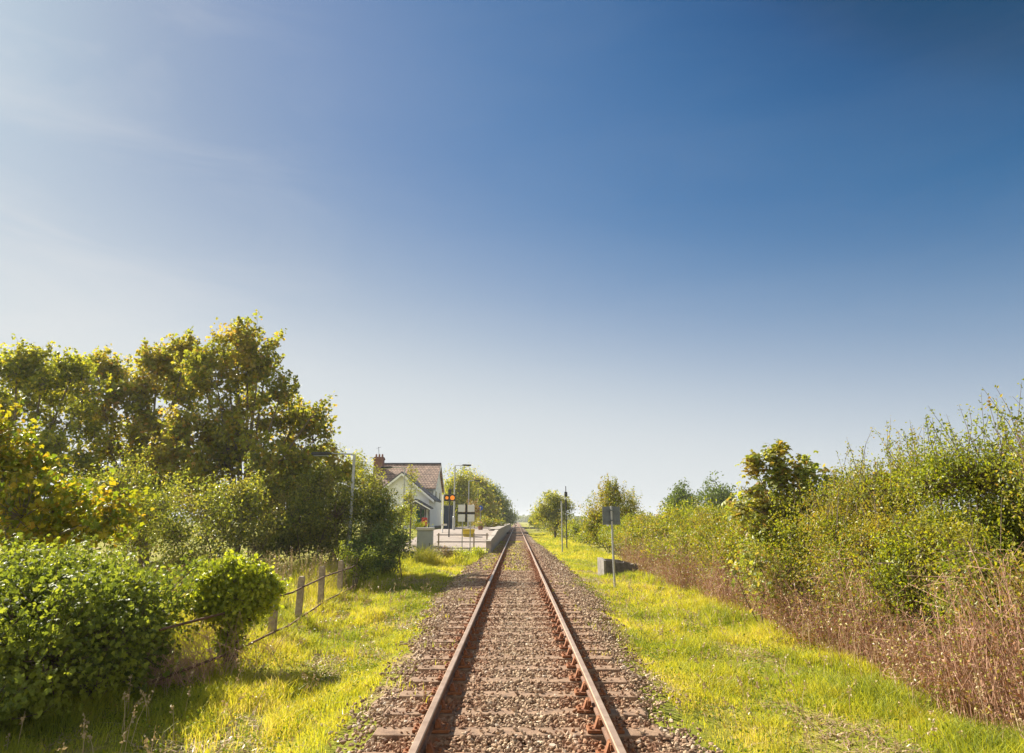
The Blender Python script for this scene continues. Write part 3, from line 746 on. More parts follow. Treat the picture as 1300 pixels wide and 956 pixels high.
# yellow grit bin
p_ = at(595, 668, 52.5); s = empty('grit_bin', (p_.x, 52.5, .62), 'yellow grit bin on the ramp seen just below the white cross board', 'bin')
b = MB(); b.prism([(-.36, 0), (.36, 0), (.44, .52), (-.44, .52)], -.28, .28); b.build('body', M['yellow'], s, bevel=.03)
b = MB(); b.prism([(-.47, .525), (.47, .525), (.43, .62), (-.43, .62)], -.32, .32); b.build('lid', M['yellow'], s, bevel=.02)
# dark shelter
p_ = at(570, 660, 70); s = empty('waiting_shelter', (p_.x, 70, 1.05), 'small dark blue waiting shelter with a pale corner post beside the white house', 'shelter')
b = MB(); b.box(-.50, .40, -.4, .6, 0, 2.15); b.box(-.42, .32, -.41, -.402, .9, 1.9); b.build('body', M['navy'], s, bevel=.02)
b = MB(); b.box(-.6, .62, -.5, .7, 2.15, 2.25); b.build('roof', M['slate'], s, bevel=.01)
b = MB(); b.box(.46, .55, -.45, -.36, 0, 2.148); b.build('post', M['whitepaint'], s)
# flower tub
p_ = at(610, 667, 62); s = empty('flower_tub', (p_.x, 62, 1.06), 'terracotta tub of red flowers on the platform below the blue round sign', 'planter')
b = MB(); b.tube([(0, 0, 0), (0, 0, .35)], [.18, .26], 14); b.build('tub', M['terracotta'], s)
rng = np.random.default_rng(2); P = rng.normal(size=(260, 3))*np.array([.2, .2, .12])+np.array([0, 0, .48])
V, Fc, r = leaves(P, .10, 'simple', .4, rng); bulk('foliage', V, Fc, M['shrub'], s, r)
P = rng.normal(size=(70, 3))*np.array([.2, .2, .08])+np.array([0, 0, .56]); V, Fc, r = leaves(P, .09, 'simple', .4, rng); bulk('flowers', V, Fc, M['red'], s, r)

# ------------------------------------------------------------------ house
def mat_tiles():
    m, nt, N, L = newmat('brown_roof_tiles')
    tc = N.new('ShaderNodeTexCoord'); mp = N.new('ShaderNodeMapping'); L.new(tc.outputs['Object'], mp.inputs[0]); mp.inputs['Rotation'].default_value = (R(90), 0, 0)
    br = N.new('ShaderNodeTexBrick'); L.new(mp.outputs[0], br.inputs[0]); br.inputs['Scale'].default_value = 1; br.inputs['Brick Width'].default_value = .34; br.inputs['Row Height'].default_value = .22
    br.inputs['Mortar Size'].default_value = .025; br.inputs['Color1'].default_value = (.46, .33, .26, 1); br.inputs['Color2'].default_value = (.34, .25, .20, 1); br.inputs['Mortar'].default_value = (.11, .07, .055, 1)
    n = noise(N, L, tc.outputs['Object'], 1.3, 6, .7); r = ramp(N, [(.35, (.55, .52, .5)), (.65, (1.25, 1.15, 1.05))]); L.new(n.outputs[0], r.inputs[0])
    c = mix(N, L, br.outputs[0], r.outputs[0], 1.0, 'MULTIPLY')
    p = N.new('ShaderNodeBsdfPrincipled'); L.new(c, p.inputs['Base Color']); p.inputs['Roughness'].default_value = .9
    b = N.new('ShaderNodeBump'); b.inputs['Strength'].default_value = .8; b.inputs['Distance'].default_value = .03; L.new(br.outputs['Fac'], b.inputs['Height']); b.invert = True; L.new(b.outputs[0], p.inputs['Normal'])
    L.new(p.outputs[0], N.new('ShaderNodeOutputMaterial').inputs[0]); return m
def mat_boards():
    m, nt, N, L = newmat('white_weatherboard')
    tc = N.new('ShaderNodeTexCoord'); w = N.new('ShaderNodeTexWave'); w.wave_type = 'BANDS'; w.bands_direction = 'X'; w.inputs['Scale'].default_value = 1.1; w.inputs['Distortion'].default_value = .1
    L.new(tc.outputs['Object'], w.inputs['Vector'])
    n = noise(N, L, tc.outputs['Object'], 2.2, 5, .6); r = ramp(N, [(.3, (.80, .81, .80)), (.7, (.90, .90, .88))]); L.new(n.outputs[0], r.inputs[0])
    r2 = ramp(N, [(0, (.6, .6, .6)), (.08, (1, 1, 1))]); L.new(w.outputs[0], r2.inputs[0])
    c = mix(N, L, r.outputs[0], r2.outputs[0], .7, 'MULTIPLY')
    p = N.new('ShaderNodeBsdfPrincipled'); L.new(c, p.inputs['Base Color']); p.inputs['Roughness'].default_value = .7
    L.new(p.outputs[0], N.new('ShaderNodeOutputMaterial').inputs[0]); return m
M['tiles'] = mat_tiles(); M['boards'] = mat_boards()
HO = Vector((-12.8, 78, 1.05))
hs = empty('station_house', HO, 'white boarded station house with brown tiled roof, gabled wing and porch beyond the shrubs', 'house')
def hx(px, Y): return at(px, 640, Y).x-HO.x
def hz(py, Y): return at(560, py, Y).z-HO.z
EV, RG = hz(618.5, 78), hz(590.5, 82.3)
xr, xl = -9.3-HO.x, -16.6-HO.x
b = MB(); b.prism([(0, -1.2), (8.6, -1.2), (8.6, EV), (4.3, RG-.16), (0, EV)], xl+.2, xr, 'x'); w = b.build('wall', M['boards'], hs)
b = MB(); b.box(xl+.1, xr+.06, -.06, 8.66, -1.25, .22); b.build('plinth', M['slate'], hs)
sl = (RG-EV)/4.3
def roofslab(b, y0, z0, y1, z1, t=.16):
    b.prism([(y0, z0), (y1, z1), (y1, z1+t), (y0, z0+t)], xl-.1, xr+.28, 'x')
b = MB(); roofslab(b, -.38, EV-.38*sl, 4.3, RG); roofslab(b, 8.98, EV-.38*sl, 4.301, RG); rf = b.build('roof', M['tiles'], hs)
b = MB(); b.tube([(xl-.1, 4.3, RG+.17), (xr+.29, 4.3, RG+.17)], .11, 8); b.build('ridge', M['slate'], rf)
b = MB(); b.prism([(-.42, EV-.42*sl-.16), (4.3, RG-.14), (9.02, EV-.42*sl-.16), (9.02, EV-.42*sl+.12), (4.3, RG+.14), (-.42, EV-.42*sl+.12)], xr+.282, xr+.32, 'x'); b.build('bargeboard', M['white'], hs)
b = MB(); b.tube([(xl+3, -.47, EV-.5*sl), (xr+.25, -.47, EV-.5*sl)], .06, 8); b.build('gutter', M['cab'], hs)
b = MB(); b.tube([(xr-.12, -.1, EV-.45), (xr-.12, -.1, .2)], .045, 8); b.build('downpipe', M['cab'], hs)
# windows on the track side of the main block
for yy in (1.9, 5.9):
    b = MB(); b.box(xr+.002, xr+.05, yy-.5, yy+.5, 2.9, 4.1); fw = b.build('window', M['whitepaint'], hs)
    b = MB(); b.box(xr+.03, xr+.056, yy-.42, yy-.03, 2.98, 4.02); b.box(xr+.03, xr+.056, yy+.03, yy+.42, 2.98, 4.02); b.build('pane', M['glass'], fw)
# chimney
cx = at(481, 590, 81).x-HO.x; ct = hz(580.5, 81)
b = MB(); b.box(cx-.55, cx+.55, 2.6, 3.5, RG-2.5, ct-.3); b.box(cx-.62, cx+.62, 2.53, 3.57, ct-.299, ct-.12); b.box(cx-.57, cx+.57, 2.58, 3.52, ct-.119, ct); ch = b.build('chimney', M['brick'], hs)
for k in (-.36, 0, .36):
    b = MB(); b.tube([(cx+k, 3.05, ct), (cx+k, 3.05, ct+.36)], [.13, .10], 10); b.build('chimney_pot', M['terracotta'], ch)
b = MB(); b.tube([(cx-.1, 3.6, ct-.3), (cx-.25, 3.6, ct+1.25)], .025, 6); b.tube([(cx-.5, 3.6, ct+1.1), (cx+.05, 3.6, ct+1.25)], .015, 5); b.build('aerial', M['dark'], hs)
# gabled wing in front
ax_, az = hx(509.5, 73), hz(601, 73); ex, ez = hx(551.5, 73), hz(636, 73)
wx = ex-.55; sl2 = (az-ez)/(ex-ax_); lx_ = ax_-(ex-ax_)
b = MB(); b.prism([(lx_+.55, -1.2), (wx, -1.2), (wx, az-(wx-ax_)*sl2-.16), (ax_, az-.16), (lx_+.55, az-(wx-ax_)*sl2-.16)], -5, .3, 'y'); b.build('wing_wall', M['white'], hs)
def slope(b, x0, z0, x1, z1, t, y0, y1): b.prism([(x0, z0), (x1, z1), (x1, z1+t), (x0, z0+t)], y0, y1, 'y')
b = MB(); slope(b, ex, ez, ax_, az, .17, -5.45, 1.6); slope(b, lx_, ez, ax_-.001, az, .17, -5.45, 1.6); b.build('wing_roof', M['slate'], hs)
b = MB(); slope(b, ex+.02, ez-.22, ax_, az-.24, .26, -5.50, -5.455); slope(b, lx_-.02, ez-.22, ax_-.001, az-.24, .26, -5.50, -5.455); b.build('bargeboard', M['white'], hs)
b = MB(); b.tube([(ex+.06, -5.3, ez+.02), (ex+.06, 0, ez+.02)], .06, 8); b.build('gutter', M['dark'], hs)
b = MB(); wxx = hx(518, 73); b.box(wxx-.45, wxx+.45, -5.06, -5.002, 2.35, 3.5); fw = b.build('window', M['whitepaint'], hs)
b = MB(); b.box(wxx-.38, wxx-.03, -5.075, -5.03, 2.43, 3.42); b.box(wxx+.03, wxx+.38, -5.075, -5.03, 2.43, 3.42); b.build('pane', M['glass'], fw)
# porch
px_, pz = hx(527.5, 70.5), hz(635, 70.5); pe, pez = hx(546.5, 70.5), hz(646, 70.5); pl = px_-(pe-px_)
b = MB(); slope(b, pe, pez, px_, pz, .14, -7.6, -5.002); slope(b, pl, pez, px_-.001, pz, .14, -7.6, -5.002); b.build('porch_roof', M['slate'], hs)
b = MB(); b.prism([(pl+.15, pez-.05), (pe-.15, pez-.05), (px_, pz-.06)], -7.5, -7.42, 'y'); b.build('porch_gable', M['slate'], hs)
b = MB(); slope(b, pe+.03, pez-.13, px_, pz-.13, .13, -7.66, -7.605); slope(b, pl-.03, pez-.13, px_-.001, pz-.13, .13, -7.66, -7.605); b.build('bargeboard', M['white'], hs)
for q in (pl+.15, pe-.95, pe-.5, pe-.12):
    b = MB(); b.box(q-.06, q+.06, -7.5, -7.38, -1.2, pez-.06); b.build('porch_post', M['dark'], hs)
dx = hx(530.5, 71)
b = MB(); b.box(dx-.42, dx+.42, -5.08, -5.002, 0, 2.05); d = b.build('door', M['green'], hs, bevel=.01)
b = MB(); b.tube([(dx+.32, -5.08, 1.0), (dx+.32, -5.14, 1.0)], .035, 8); b.build('handle', M['galv'], d)
b = MB(); b.box(dx-.52, dx-.43, -5.1, -5.002, 0, 2.14); b.box(dx+.43, dx+.52, -5.1, -5.002, 0, 2.14); b.box(dx-.429, dx+.429, -5.1, -5.002, 2.052, 2.14); b.build('door_frame', M['white'], hs)
# red bin
p_ = at(539, 664, 68); s = empty('post_box', (p_.x, 68, 1.0), 'small red box on a dark stand in front of the porch of the white house', 'post box')
b = MB(); b.box(-.26, .26, -.2, .2, .35, 1.12); bb = b.build('body', M['red'], s, bevel=.04)
b = MB(); b.box(-.15, .15, -.215, -.202, .9, .95); b.build('slot', M['dark'], bb)
b = MB(); b.box(-.2, .2, -.15, .15, -.4, .349); b.build('stand', M['dark'], s)

# ------------------------------------------------------------------ plants: lobes given by where they show and how far off they stand
def lob(lst, Y, k=1.0):
    """(px, py, radius[, y offset]) -> lobes in metres"""
    out = []
    rr = random.Random(len(lst)*31+int(Y*7))
    for t in lst:
        dy = t[3] if len(t) > 3 else rr.uniform(-1, 1)*min(1.6, t[2])
        dy *= k; p = at(t[0], t[1], Y+dy); r = t[2]*k
        out.append((p.x, p.y, p.z, r, r*rr.uniform(.85, 1.1), r*rr.uniform(.85, 1.1)))
    return out
def ground(px, Y):
    x = at(px, 660, Y).x; return (x, Y, Hf(x, Y)-.05)

TG = 'trees and shrubs behind the iron fence'
plant('sycamore_tree', 'tallest tree, a sycamore with a peaked bronzed crown above the iron fence', 'tree', ground(300, 31.5),
      lob([(312, 438, .52), (300, 470, .9), (328, 466, .6), (275, 485, .8), (320, 525, 1.1), (285, 540, 1.4), (354, 510, .6), (370, 545, 1.1), (400, 523, .48), (398, 560, .95), (340, 590, 1.6), (270, 600, 1.6), (395, 610, 1.2), (425, 600, .7), (320, 640, 1.7), (380, 650, 1.3), (240, 560, 1.3), (283, 440, .3), (340, 442, .22), (300, 425, .25), (255, 470, .4)], 31.5, 1.3),
      2300, 14, .155, M['syc'], M['bark'], 'lobed', .17, .19, split=True, shoots=320, shoot_h=.6, spray=.9, shell=.75, seed=21, trunk_frac=.3, bare=14)
plant('broadleaf_tree', 'uneven topped bronze and green tree between the peaked sycamore and the left edge', 'tree', ground(190, 35),
      lob([(235, 452, .6), (225, 490, 1.1), (200, 468, .6), (190, 505, 1.1), (150, 478, .7), (160, 515, 1.1), (215, 540, 1.3), (175, 565, 1.4), (135, 590, 1.4), (205, 605, 1.5), (240, 515, .9), (122, 472, .5), (100, 485, .6), (105, 520, .9), (225, 640, 1.5), (150, 640, 1.5)], 35, 1.35),
      1900, 14, .165, M['syc'], M['bark'], 'lobed', .2, .24, split=True, shoots=280, shoot_h=.6, spray=.8, shell=.75, seed=22, trunk_frac=.3)
plant('broadleaf_tree', 'dense dark green tree reaching the left edge of the view', 'tree', ground(40, 31),
      lob([(22, 468, .6), (55, 478, .7), (-10, 478, .9), (90, 482, .6), (108, 505, .7), (40, 520, 1.3), (85, 540, 1.2), (-35, 520, 1.4), (20, 570, 1.4), (-60, 570, 1.5), (75, 585, 1.2), (20, 630, 1.5), (-90, 480, 1.2), (-130, 540, 1.6)], 31, 1.35),
      2000, 15, .15, M['syc2'], M['bark'], 'lobed', .2, .24, split=True, shoots=260, shoot_h=.5, spray=.9, shell=.75, seed=23, trunk_frac=.3)
plant('maple_tree', 'nearer yellowing small tree with hanging boughs over the ivy hedge at the left edge', 'tree', ground(20, 13.2),
      lob([(-5, 600, .4), (10, 590, .55), (50, 605, .5), (90, 625, .55), (30, 645, .7), (105, 665, .55), (-30, 620, .8), (145, 655, .45), (60, 670, .6), (-60, 560, .7), (0, 555, .4)], 13.2, 1.05),
      420, 20, .105, M['yellowing'], M['bark'], 'lobed', .08, .17, shoots=14, shoot_h=.5, seed=24, trunk_frac=.5)
plant('elder_shrub', 'light green shrub with shining leaves rising behind the left half of the ivy hedge', 'shrub', ground(160, 20),
      lob([(150, 615, .8), (200, 640, .8), (110, 660, .8), (170, 680, .9), (225, 670, .8), (60, 690, .8), (235, 700, .7)], 20, 1.3),
      560, 24, .085, M['shrub'], M['twig'], 'simple', .07, .19, stems=5, shoots=16, seed=25)
plant('shade_shrub', 'dark green shrub in shade right behind the round ivy bush', 'shrub', ground(275, 26),
      lob([(250, 640, .9), (290, 670, .9), (330, 690, .8), (260, 700, .8), (310, 625, .9), (345, 660, .8), (225, 720, .6)], 26, 1.5),
      620, 26, .11, M['shrub'], M['twig'], 'simple', .07, .22, stems=6, shoots=8, seed=26)
plant('shade_shrub', 'dark olive shrub behind the middle posts of the iron fence', 'shrub', ground(385, 28),
      lob([(375, 650, 1.0), (410, 680, .9), (370, 695, .9), (425, 650, .9), (400, 620, .9), (345, 690, .8)], 28, 1.3),
      600, 26, .11, M['shrub'], M['twig'], 'simple', .07, .2, stems=6, shoots=10, seed=27)
plant('bramble_shrub', 'brownish olive bramble shrub at the foot of the left lamp post', 'shrub', ground(440, 29),
      lob([(435, 655, 1.1), (455, 635, .9), (440, 690, 1.0), (470, 670, 1.0), (425, 700, .9), (480, 645, .9)], 29, 1.1),
      560, 24, .10, M['shrub'], M['twig'], 'simple', .07, .2, stems=6, shoots=14, seed=28)
plant('ivy_shrub', 'large dark ivy covered shrub at the fence end next to the grey cabinet', 'shrub', ground(492, 27.5),
      lob([(484, 668, .85), (470, 690, .95), (505, 690, .62), (494, 712, .55), (475, 712, .7), (485, 650, .6), (514, 684, .32), (508, 665, .3), (455, 700, .6)], 27.5, 1.0),
      620, 30, .085, M['ivydark'], M['twig'], 'simple', .08, .17, stems=6, shoots=14, shoot_h=.4, seed=29, up=.2)
plant('ivy_clump', 'green ivy clump hanging over the last post of the iron fence', 'shrub', ground(458, 22.6),
      lob([(452, 712, .32), (463, 724, .30), (448, 728, .22), (438, 705, .2), (465, 706, .22)], 22.6),
      120, 26, .07, M['ivy'], M['twig'], 'simple', .05, .12, stems=3, shoots=8, shoot_h=.3, seed=30, up=.1)
plant('hawthorn_tree', 'thin hawthorn with bare grey twig tips left of the lamp post with the left arm', 'tree', ground(430, 41),
      lob([(425, 600, 1.0), (440, 625, 1.2), (415, 575, .6), (450, 600, .6), (430, 650, 1.3), (400, 590, 1.0)], 41, 1.3),
      330, 24, .10, M['syc2'], M['bark'], 'simple', .1, .24, shoots=10, seed=31, bare=34, trunk_frac=.4)
plant('hawthorn_tree', 'yellow green hawthorn in front of the brick chimney', 'tree', ground(470, 44),
      lob([(460, 598, .9), (474, 612, .8), (466, 625, 1.3), (484, 632, .8), (450, 590, .6), (452, 635, 1.4), (496, 650, .9)], 44, 1.0),
      330, 24, .13, M['syc2'], M['bark'], 'simple', .12, .3, shoots=12, seed=32, trunk_frac=.4)
plant('slender_sapling', 'slender green sapling standing against the white gable of the house', 'tree', ground(522, 44),
      lob([(521, 615, .35), (524, 607, .25), (520, 630, .45), (517, 645, .5), (527, 623, .3)], 44),
      60, 16, .12, M['shrub'], M['bark'], 'simple', .05, .2, shoots=5, seed=33, trunk_frac=.6)
plant('garden_shrub', 'yellow green shrub in front of the green door', 'shrub', ground(520, 46),
      lob([(520, 660, .6), (530, 668, .5), (512, 650, .6), (508, 672, .7)], 46),
      140, 22, .10, M['ivylight'], M['twig'], 'simple', .05, .18, stems=4, shoots=8, seed=34)
# tall weeds at the foot of the ramp
for i, (px, py, r_, Yy, lab) in enumerate(((606, 692, .40, 38, 'bright green weed clump at the right end of the three rail fence'), (566, 695, .35, 37, 'rusty brown dock clump right of the grey cabinet'), (585, 694, .30, 37.5, 'low yellow green weed clump below the white cross board'))):
    p_ = at(px, py, Yy)
    plant('weed_clump', lab, 'weeds', (p_.x, Yy, Hf(p_.x, Yy)), [(p_.x, Yy, .15, .5, .5, .35), (p_.x+.3, Yy+.3, .1, .35, .4, .28)], 60, 20, .08, M['deadleaf'] if i == 1 else M['ivylight'], M['paletwig'], 'simple', .03, .12, stems=4, seed=40+i)

# foreground ivy hedge: one long clipped-by-nothing mass over an old fence
hl = []
for (x_, y_, z_, rx, ry, rz) in ((-5.05, 9.3, .45, .5, .8, .68), (-5.3, 8.3, .55, .7, .9, .85), (-5.9, 7.6, .6, .8, .8, .85), (-6.6, 7.4, .6, .8, .9, .85), (-5.6, 9.5, .75, .8, 1.0, .75), (-6.4, 9.0, .8, .9, 1., .75), (-7.3, 8.6, .7, .9, 1.0, .85), (-4.95, 8.7, .1, .45, .6, .5), (-5.4, 7.4, .05, .6, .6, .5), (-6.2, 6.8, .1, .8, .6, .6), (-7.2, 7.2, .3, .9, .9, .8), (-5.05, 10.1, .35, .4, .6, .5), (-5.5, 10.6, .7, .8, .9, .75), (-6.6, 10.4, .8, 1., 1., .75), (-7.9, 9.8, .8, 1., 1.2, .8), (-8.4, 8.0, .6, 1., 1.2, .9)):
    hl.append((x_, y_, z_, rx, ry, rz))
plant('ivy_hedge', 'big green ivy mound filling the bottom left corner', 'hedge', (-5.9, 8.6, -.25), hl,
      2300, 30, .058, M['ivy'], M['twig'], 'lobed', .06, .11, stems=6, shoots=70, shoot_h=.22, seed=50, up=.25, shell=.3, minz=-.2)
# round ivy bush on a stump
sb_ = [(-4.36, 11.2, .90, .52, .5, .36), (-4.66, 11.2, .74, .36, .42, .32), (-4.06, 11.25, .76, .36, .42, .34), (-4.35, 11.1, 1.08, .34, .36, .22), (-4.30, 11.1, .52, .26, .3, .24), (-4.75, 11.2, .52, .16, .25, .16), (-4.33, 11.15, .18, .16, .14, .22), (-4.36, 11.12, -.02, .13, .12, .16), (-4.2, 11.15, .42, .2, .2, .2)]
plant('ivy_bush', 'round bright green ivy bush growing on a dark stump like post', 'shrub', (-4.33, 11.2, -.3), sb_,
      640, 30, .055, M['ivylight'], M['twig'], 'lobed', .10, .09, seed=51, up=.3, shell=.35, shoots=36, shoot_h=.16, trunk_frac=.9)

# ------------------------------------------------------------------ right-hand hedgerow, bush after bush
HG = 'bushes of the hedgerow on the right'
sky = [(8.0, 1290, 548), (9.6, 1235, 560), (11.4, 1160, 578), (13.4, 1100, 596), (15.8, 1050, 618), (18.4, 1000, 632), (21.5, 950, 640), (25, 905, 640), (29.5, 868, 645), (35, 835, 653), (42, 805, 657)]
labs = ['tallest twiggy hedgerow bush at the right edge of the view, loose shoots against sky',
        'second hedgerow bush from the right edge, thin leafy shoots along its top',
        'hedgerow bush standing between the twiggy bushes at the right edge and the small maple',
        'hedgerow bush just right of the small pale maple',
        'hedgerow bush growing round the foot of the small maple',
        'hedgerow bush immediately left of the small maple',
        'hedgerow bush below the two round far treetops, second from the maple',
        'low bush of the hedgerow left of the two round far treetops',
        'even topped hedgerow bush just behind the broken concrete bin',
        'small hedgerow bush right of the broken concrete bin',
        'farthest low hedgerow bush next to the tall rounded willow']
for i, (Yy, px, py) in enumerate(sky):
    zt = at(px, py, Yy).z; rng_ = random.Random(i+5)
    L_ = []
    step = (sky[i+1][0]-Yy) if i+1 < len(sky) else 7
    for k in range(9):
        f = k/8; lx = 5.75+rng_.uniform(0, 1.9); lz = .55+(zt-1.1)*rng_.random()
        if lx < 6.3: lz *= .85
        L_.append((lx, Yy+rng_.uniform(-.5, .6)*step, lz, .55+.25*rng_.random(), .5+step*.16, .5+.2*rng_.random()))
    for k in range(3): L_.append((6.5+rng_.uniform(-.4, .6), Yy+rng_.uniform(-.4, .5)*step, zt-.45, .7, .5+step*.15, .42))
    for k in range(3): L_.append((5.5+rng_.uniform(-.15, .2), Yy+(k-1)*.36*step, rng_.uniform(.7, 1.25), .42, .3+step*.18, .5))
    if 9 < Yy < 22:
        for k in range(5): L_.append((5.55+rng_.uniform(-.1, .25), Yy+(k-2)*.25*step, rng_.uniform(1.2, 1.75), .42, .3+step*.14, .42))
    ls = .05 if Yy < 14 else (.065 if Yy < 24 else .09)
    plant('hedge_bush', labs[i], 'bush', (6.3, Yy, Hf(6.3, Yy)), L_, 1550 if Yy < 14 else (1100 if Yy < 24 else 760), 30 if Yy < 24 else 24, ls, M['haw'] if i % 3 != 1 else M['haw2'], M['twig'], 'simple', .06, .13 if Yy < 14 else .17,
          HG, stems=8, shoots=80 if Yy < 20 else 18, shoot_h=.85 if Yy < 12 else .5, seed=60+i, up=.4, gap=.85)
# small maple in the hedge
plant('maple_sapling', 'small maple with large pale bronze leaves standing out of the hedgerow', 'tree', (6.1, 15.4, -.1),
      lob([(988, 590, .24), (960, 598, .2), (1018, 600, .22), (990, 612, .4), (958, 622, .3), (1030, 622, .34), (975, 645, .4), (1005, 645, .42), (940, 645, .26), (1050, 618, .2), (985, 675, .45), (960, 672, .34), (1020, 672, .34), (925, 640, .2), (1050, 650, .25), (1070, 640, .15)], 15.4),
      440, 9, .115, M['sap'], M['bark'], 'lobed', .05, .12, shoots=30, shoot_h=.35, seed=80, trunk_frac=.6, up=1.2, gap=.2)
plant('spindle_bush', 'low broad leaved bush at the foot of the hedgerow below the small maple', 'bush', (5.55, 14.4, -.2),
      lob([(960, 712, .34), (985, 730, .3), (1012, 722, .3), (935, 728, .22), (970, 752, .25)], 14.0),
      60, 12, .075, M['sap'], M['twig'], 'lobed', .04, .2, stems=4, seed=81)
plant('willow_bush', 'tall rounded olive bush rising behind the back of the square sign', 'bush', (7.2, 47, -.2),
      lob([(773, 640, 1.1), (755, 655, 1.0), (795, 650, 1.1), (775, 665, 1.5), (748, 668, .8), (800, 668, 1.2), (778, 632, .6), (760, 682, .9), (790, 685, 1.0)], 47),
      900, 26, .12, M['haw'], M['twig'], 'simple', .08, .26, stems=7, shoots=70, shoot_h=1.0, seed=82)
plant('roadside_tree', 'small rounded yellow green tree behind the two poles in the right verge', 'tree', ground(705, 84),
      lob([(702, 636, 1.2), (690, 645, 1.0), (715, 640, 1.0), (722, 645, .7), (700, 652, 1.4), (712, 655, 1.0), (685, 655, 1.0)], 84),
      620, 26, .20, M['syc2'], M['bark'], 'simple', .12, .35, shoots=12, seed=83, trunk_frac=.4)
for i, (px, Yy, h, lab) in enumerate(((745, 58, 1.7, 'low bramble bank left of the rounded olive bush'), (725, 66, 1.5, 'low scrub behind the foot of the black pole'), (700, 88, 2.2, 'low scrub below the small yellow green tree'), (688, 105, 2.6, 'dull green scrub along the line left of the small yellow green tree'), (676, 140, 3.2, 'last scrub of the right verge near the vanishing point'))):
    p_ = at(px, 665, Yy); x_ = p_.x+.8
    plant('scrub_bush', lab, 'bush', (x_, Yy, -.2), [(x_+random.uniform(-.7, 1.2), Yy+random.uniform(-.12, .12)*Yy, h*random.uniform(.3, .75), h*.45, h*.9, h*.35) for k in range(7)],
          330, 22, .10+Yy*.0012, M['haw2'] if i % 2 else M['haw'], M['twig'], 'simple', .06, .25, stems=5, shoots=16, seed=90+i)

# bramble and dead stem thicket at the hedge foot
rng = np.random.default_rng(77)
def thicket(n, y0, y1, rng):
    y = y0+(y1-y0)*rng.random(n)**1.6
    x = 5.0+np.abs(rng.normal(size=n))*.42+.12*np.sin(y*1.3); z = H(x, y)-.02
    a = np.stack([x, y, z], -1); h = rng.uniform(.3, 1.8, n)*(.55+.55*np.sin(y*.9+1)**2)*(1+.1*sst(11, 7, y))
    th = rng.uniform(0, 2*math.pi, n); sp = np.minimum(rng.uniform(.1, 1.2, n)**1.3*h*.7, .75)
    dx = np.stack([np.cos(th)*sp-.1, np.sin(th)*sp, np.zeros(n)], -1)
    K = np.stack([a, a+dx*.2+np.array([0, 0, 1])*h[:, None]*.45, a+dx*.55+np.array([0, 0, 1])*h[:, None]*.85, a+dx+np.array([0, 0, 1])*(h*rng.uniform(.6, 1.05, n))[:, None]], 1)
    K[:, 1:4] += rng.normal(size=(n, 3, 3))*.08
    r0 = rng.uniform(.0025, .0065, n)
    return K, np.stack([r0, r0*.85, r0*.6, r0*.35], 1)
K, rr = thicket(5200, 5.5, 34, rng)
V, Fc = tubes_bulk(K, rr, 3)
tag(bulk('bramble_stems', V, Fc, M['paletwig']), 'tangle of dry pinkish brown bramble stems along the foot of the right hedgerow', 'brambles', kind='stuff')
n = 34000; ki = rng.integers(0, len(K), n); t = rng.uniform(.15, 1, (n, 1)); P = K[ki, 0]*(1-t)**2+2*K[ki, 2]*t*(1-t)+K[ki, 3]*t*t+rng.normal(size=(n, 3))*.05
V, Fc, r = leaves(P, .045, 'simple', .3, rng)
tag(bulk('dead_leaves', V, Fc, M['deadleaf'], rnd=r), 'withered brown and ochre leaves hanging in the tangle at the foot of the right hedgerow', 'dead leaves', kind='stuff')
K, rr = thicket(260, 9.6, 12.2, rng); K[:, :, 0] -= 9.85; rr *= .9
V, Fc = tubes_bulk(K*np.array([1, 1, .5])+np.array([0, 0, -.08]), rr, 3)
tag(bulk('dry_brushwood', V, Fc, M['paletwig']), 'dry brown stems on the ground between the big ivy mound and the round bush', 'brushwood', kind='stuff')

# ------------------------------------------------------------------ far trees
def fartree(name, lab, px, Y, tops, r, leaf, mat_, seed, tips=360, lpt=22, cat='tree', group=None):
    plant(name, lab, cat, ground(px, Y), lob([(a, b_, r*c) for a, b_, c in tops], Y), tips, lpt, leaf, mat_, M['bark'], 'simple', r*.09, r*.22, group, seed=seed, trunk_frac=.35, shoots=6, shoot_h=r*.3)
fartree('far_tree', 'left one of the two round topped trees beyond the right hedge', 862, 88, [(865, 631, .8), (858, 640, .9), (872, 641, .9), (866, 652, 1.1)], 1.9, .30, M['fargreen'], 101)
fartree('far_tree', 'right and higher one of the two round topped trees beyond the right hedge', 908, 80, [(908, 625, .9), (898, 635, .9), (918, 634, .9), (908, 648, 1.2), (925, 640, .7)], 1.9, .28, M['fargreen'], 102)
G3_ = 'trees behind the platform lamps'
fartree('platform_tree', 'tall mixed green tree just right of the white house', 578, 98, [(572, 616, .8), (585, 612, .9), (578, 630, 1.1), (566, 632, .9), (592, 628, 1.0), (576, 650, 1.2), (590, 650, 1.2)], 2.4, .26, M['syc2'], 103, 800, 26, group=G3_)
fartree('platform_tree', 'rounded tree behind the second platform lamp post', 604, 112, [(596, 616, .9), (608, 618, .9), (600, 634, 1.2), (614, 632, .9), (605, 650, 1.3), (618, 650, 1.0)], 2.5, .28, M['syc'], 104, 760, 26, group=G3_)
fartree('platform_tree', 'yellowing tree behind the farther platform lamps', 622, 132, [(618, 626, .8), (626, 630, .8), (620, 642, 1.0), (630, 640, .8), (626, 654, 1.0)], 2.6, .32, M['far'], 105, 600, 26, group=G3_)
fartree('platform_tree', 'last tree of the row at the platform end', 633, 158, [(630, 634, .7), (636, 640, .8), (632, 650, 1.0), (639, 654, .8)], 2.8, .38, M['far'], 106, 500, 24, group=G3_)
fartree('platform_tree', 'low distant tree left of the vanishing point of the rails', 646, 250, [(644, 656, .7), (649, 658, .7), (640, 655, .8)], 3.2, .6, M['far'], 107, 300, 20, group=G3_)
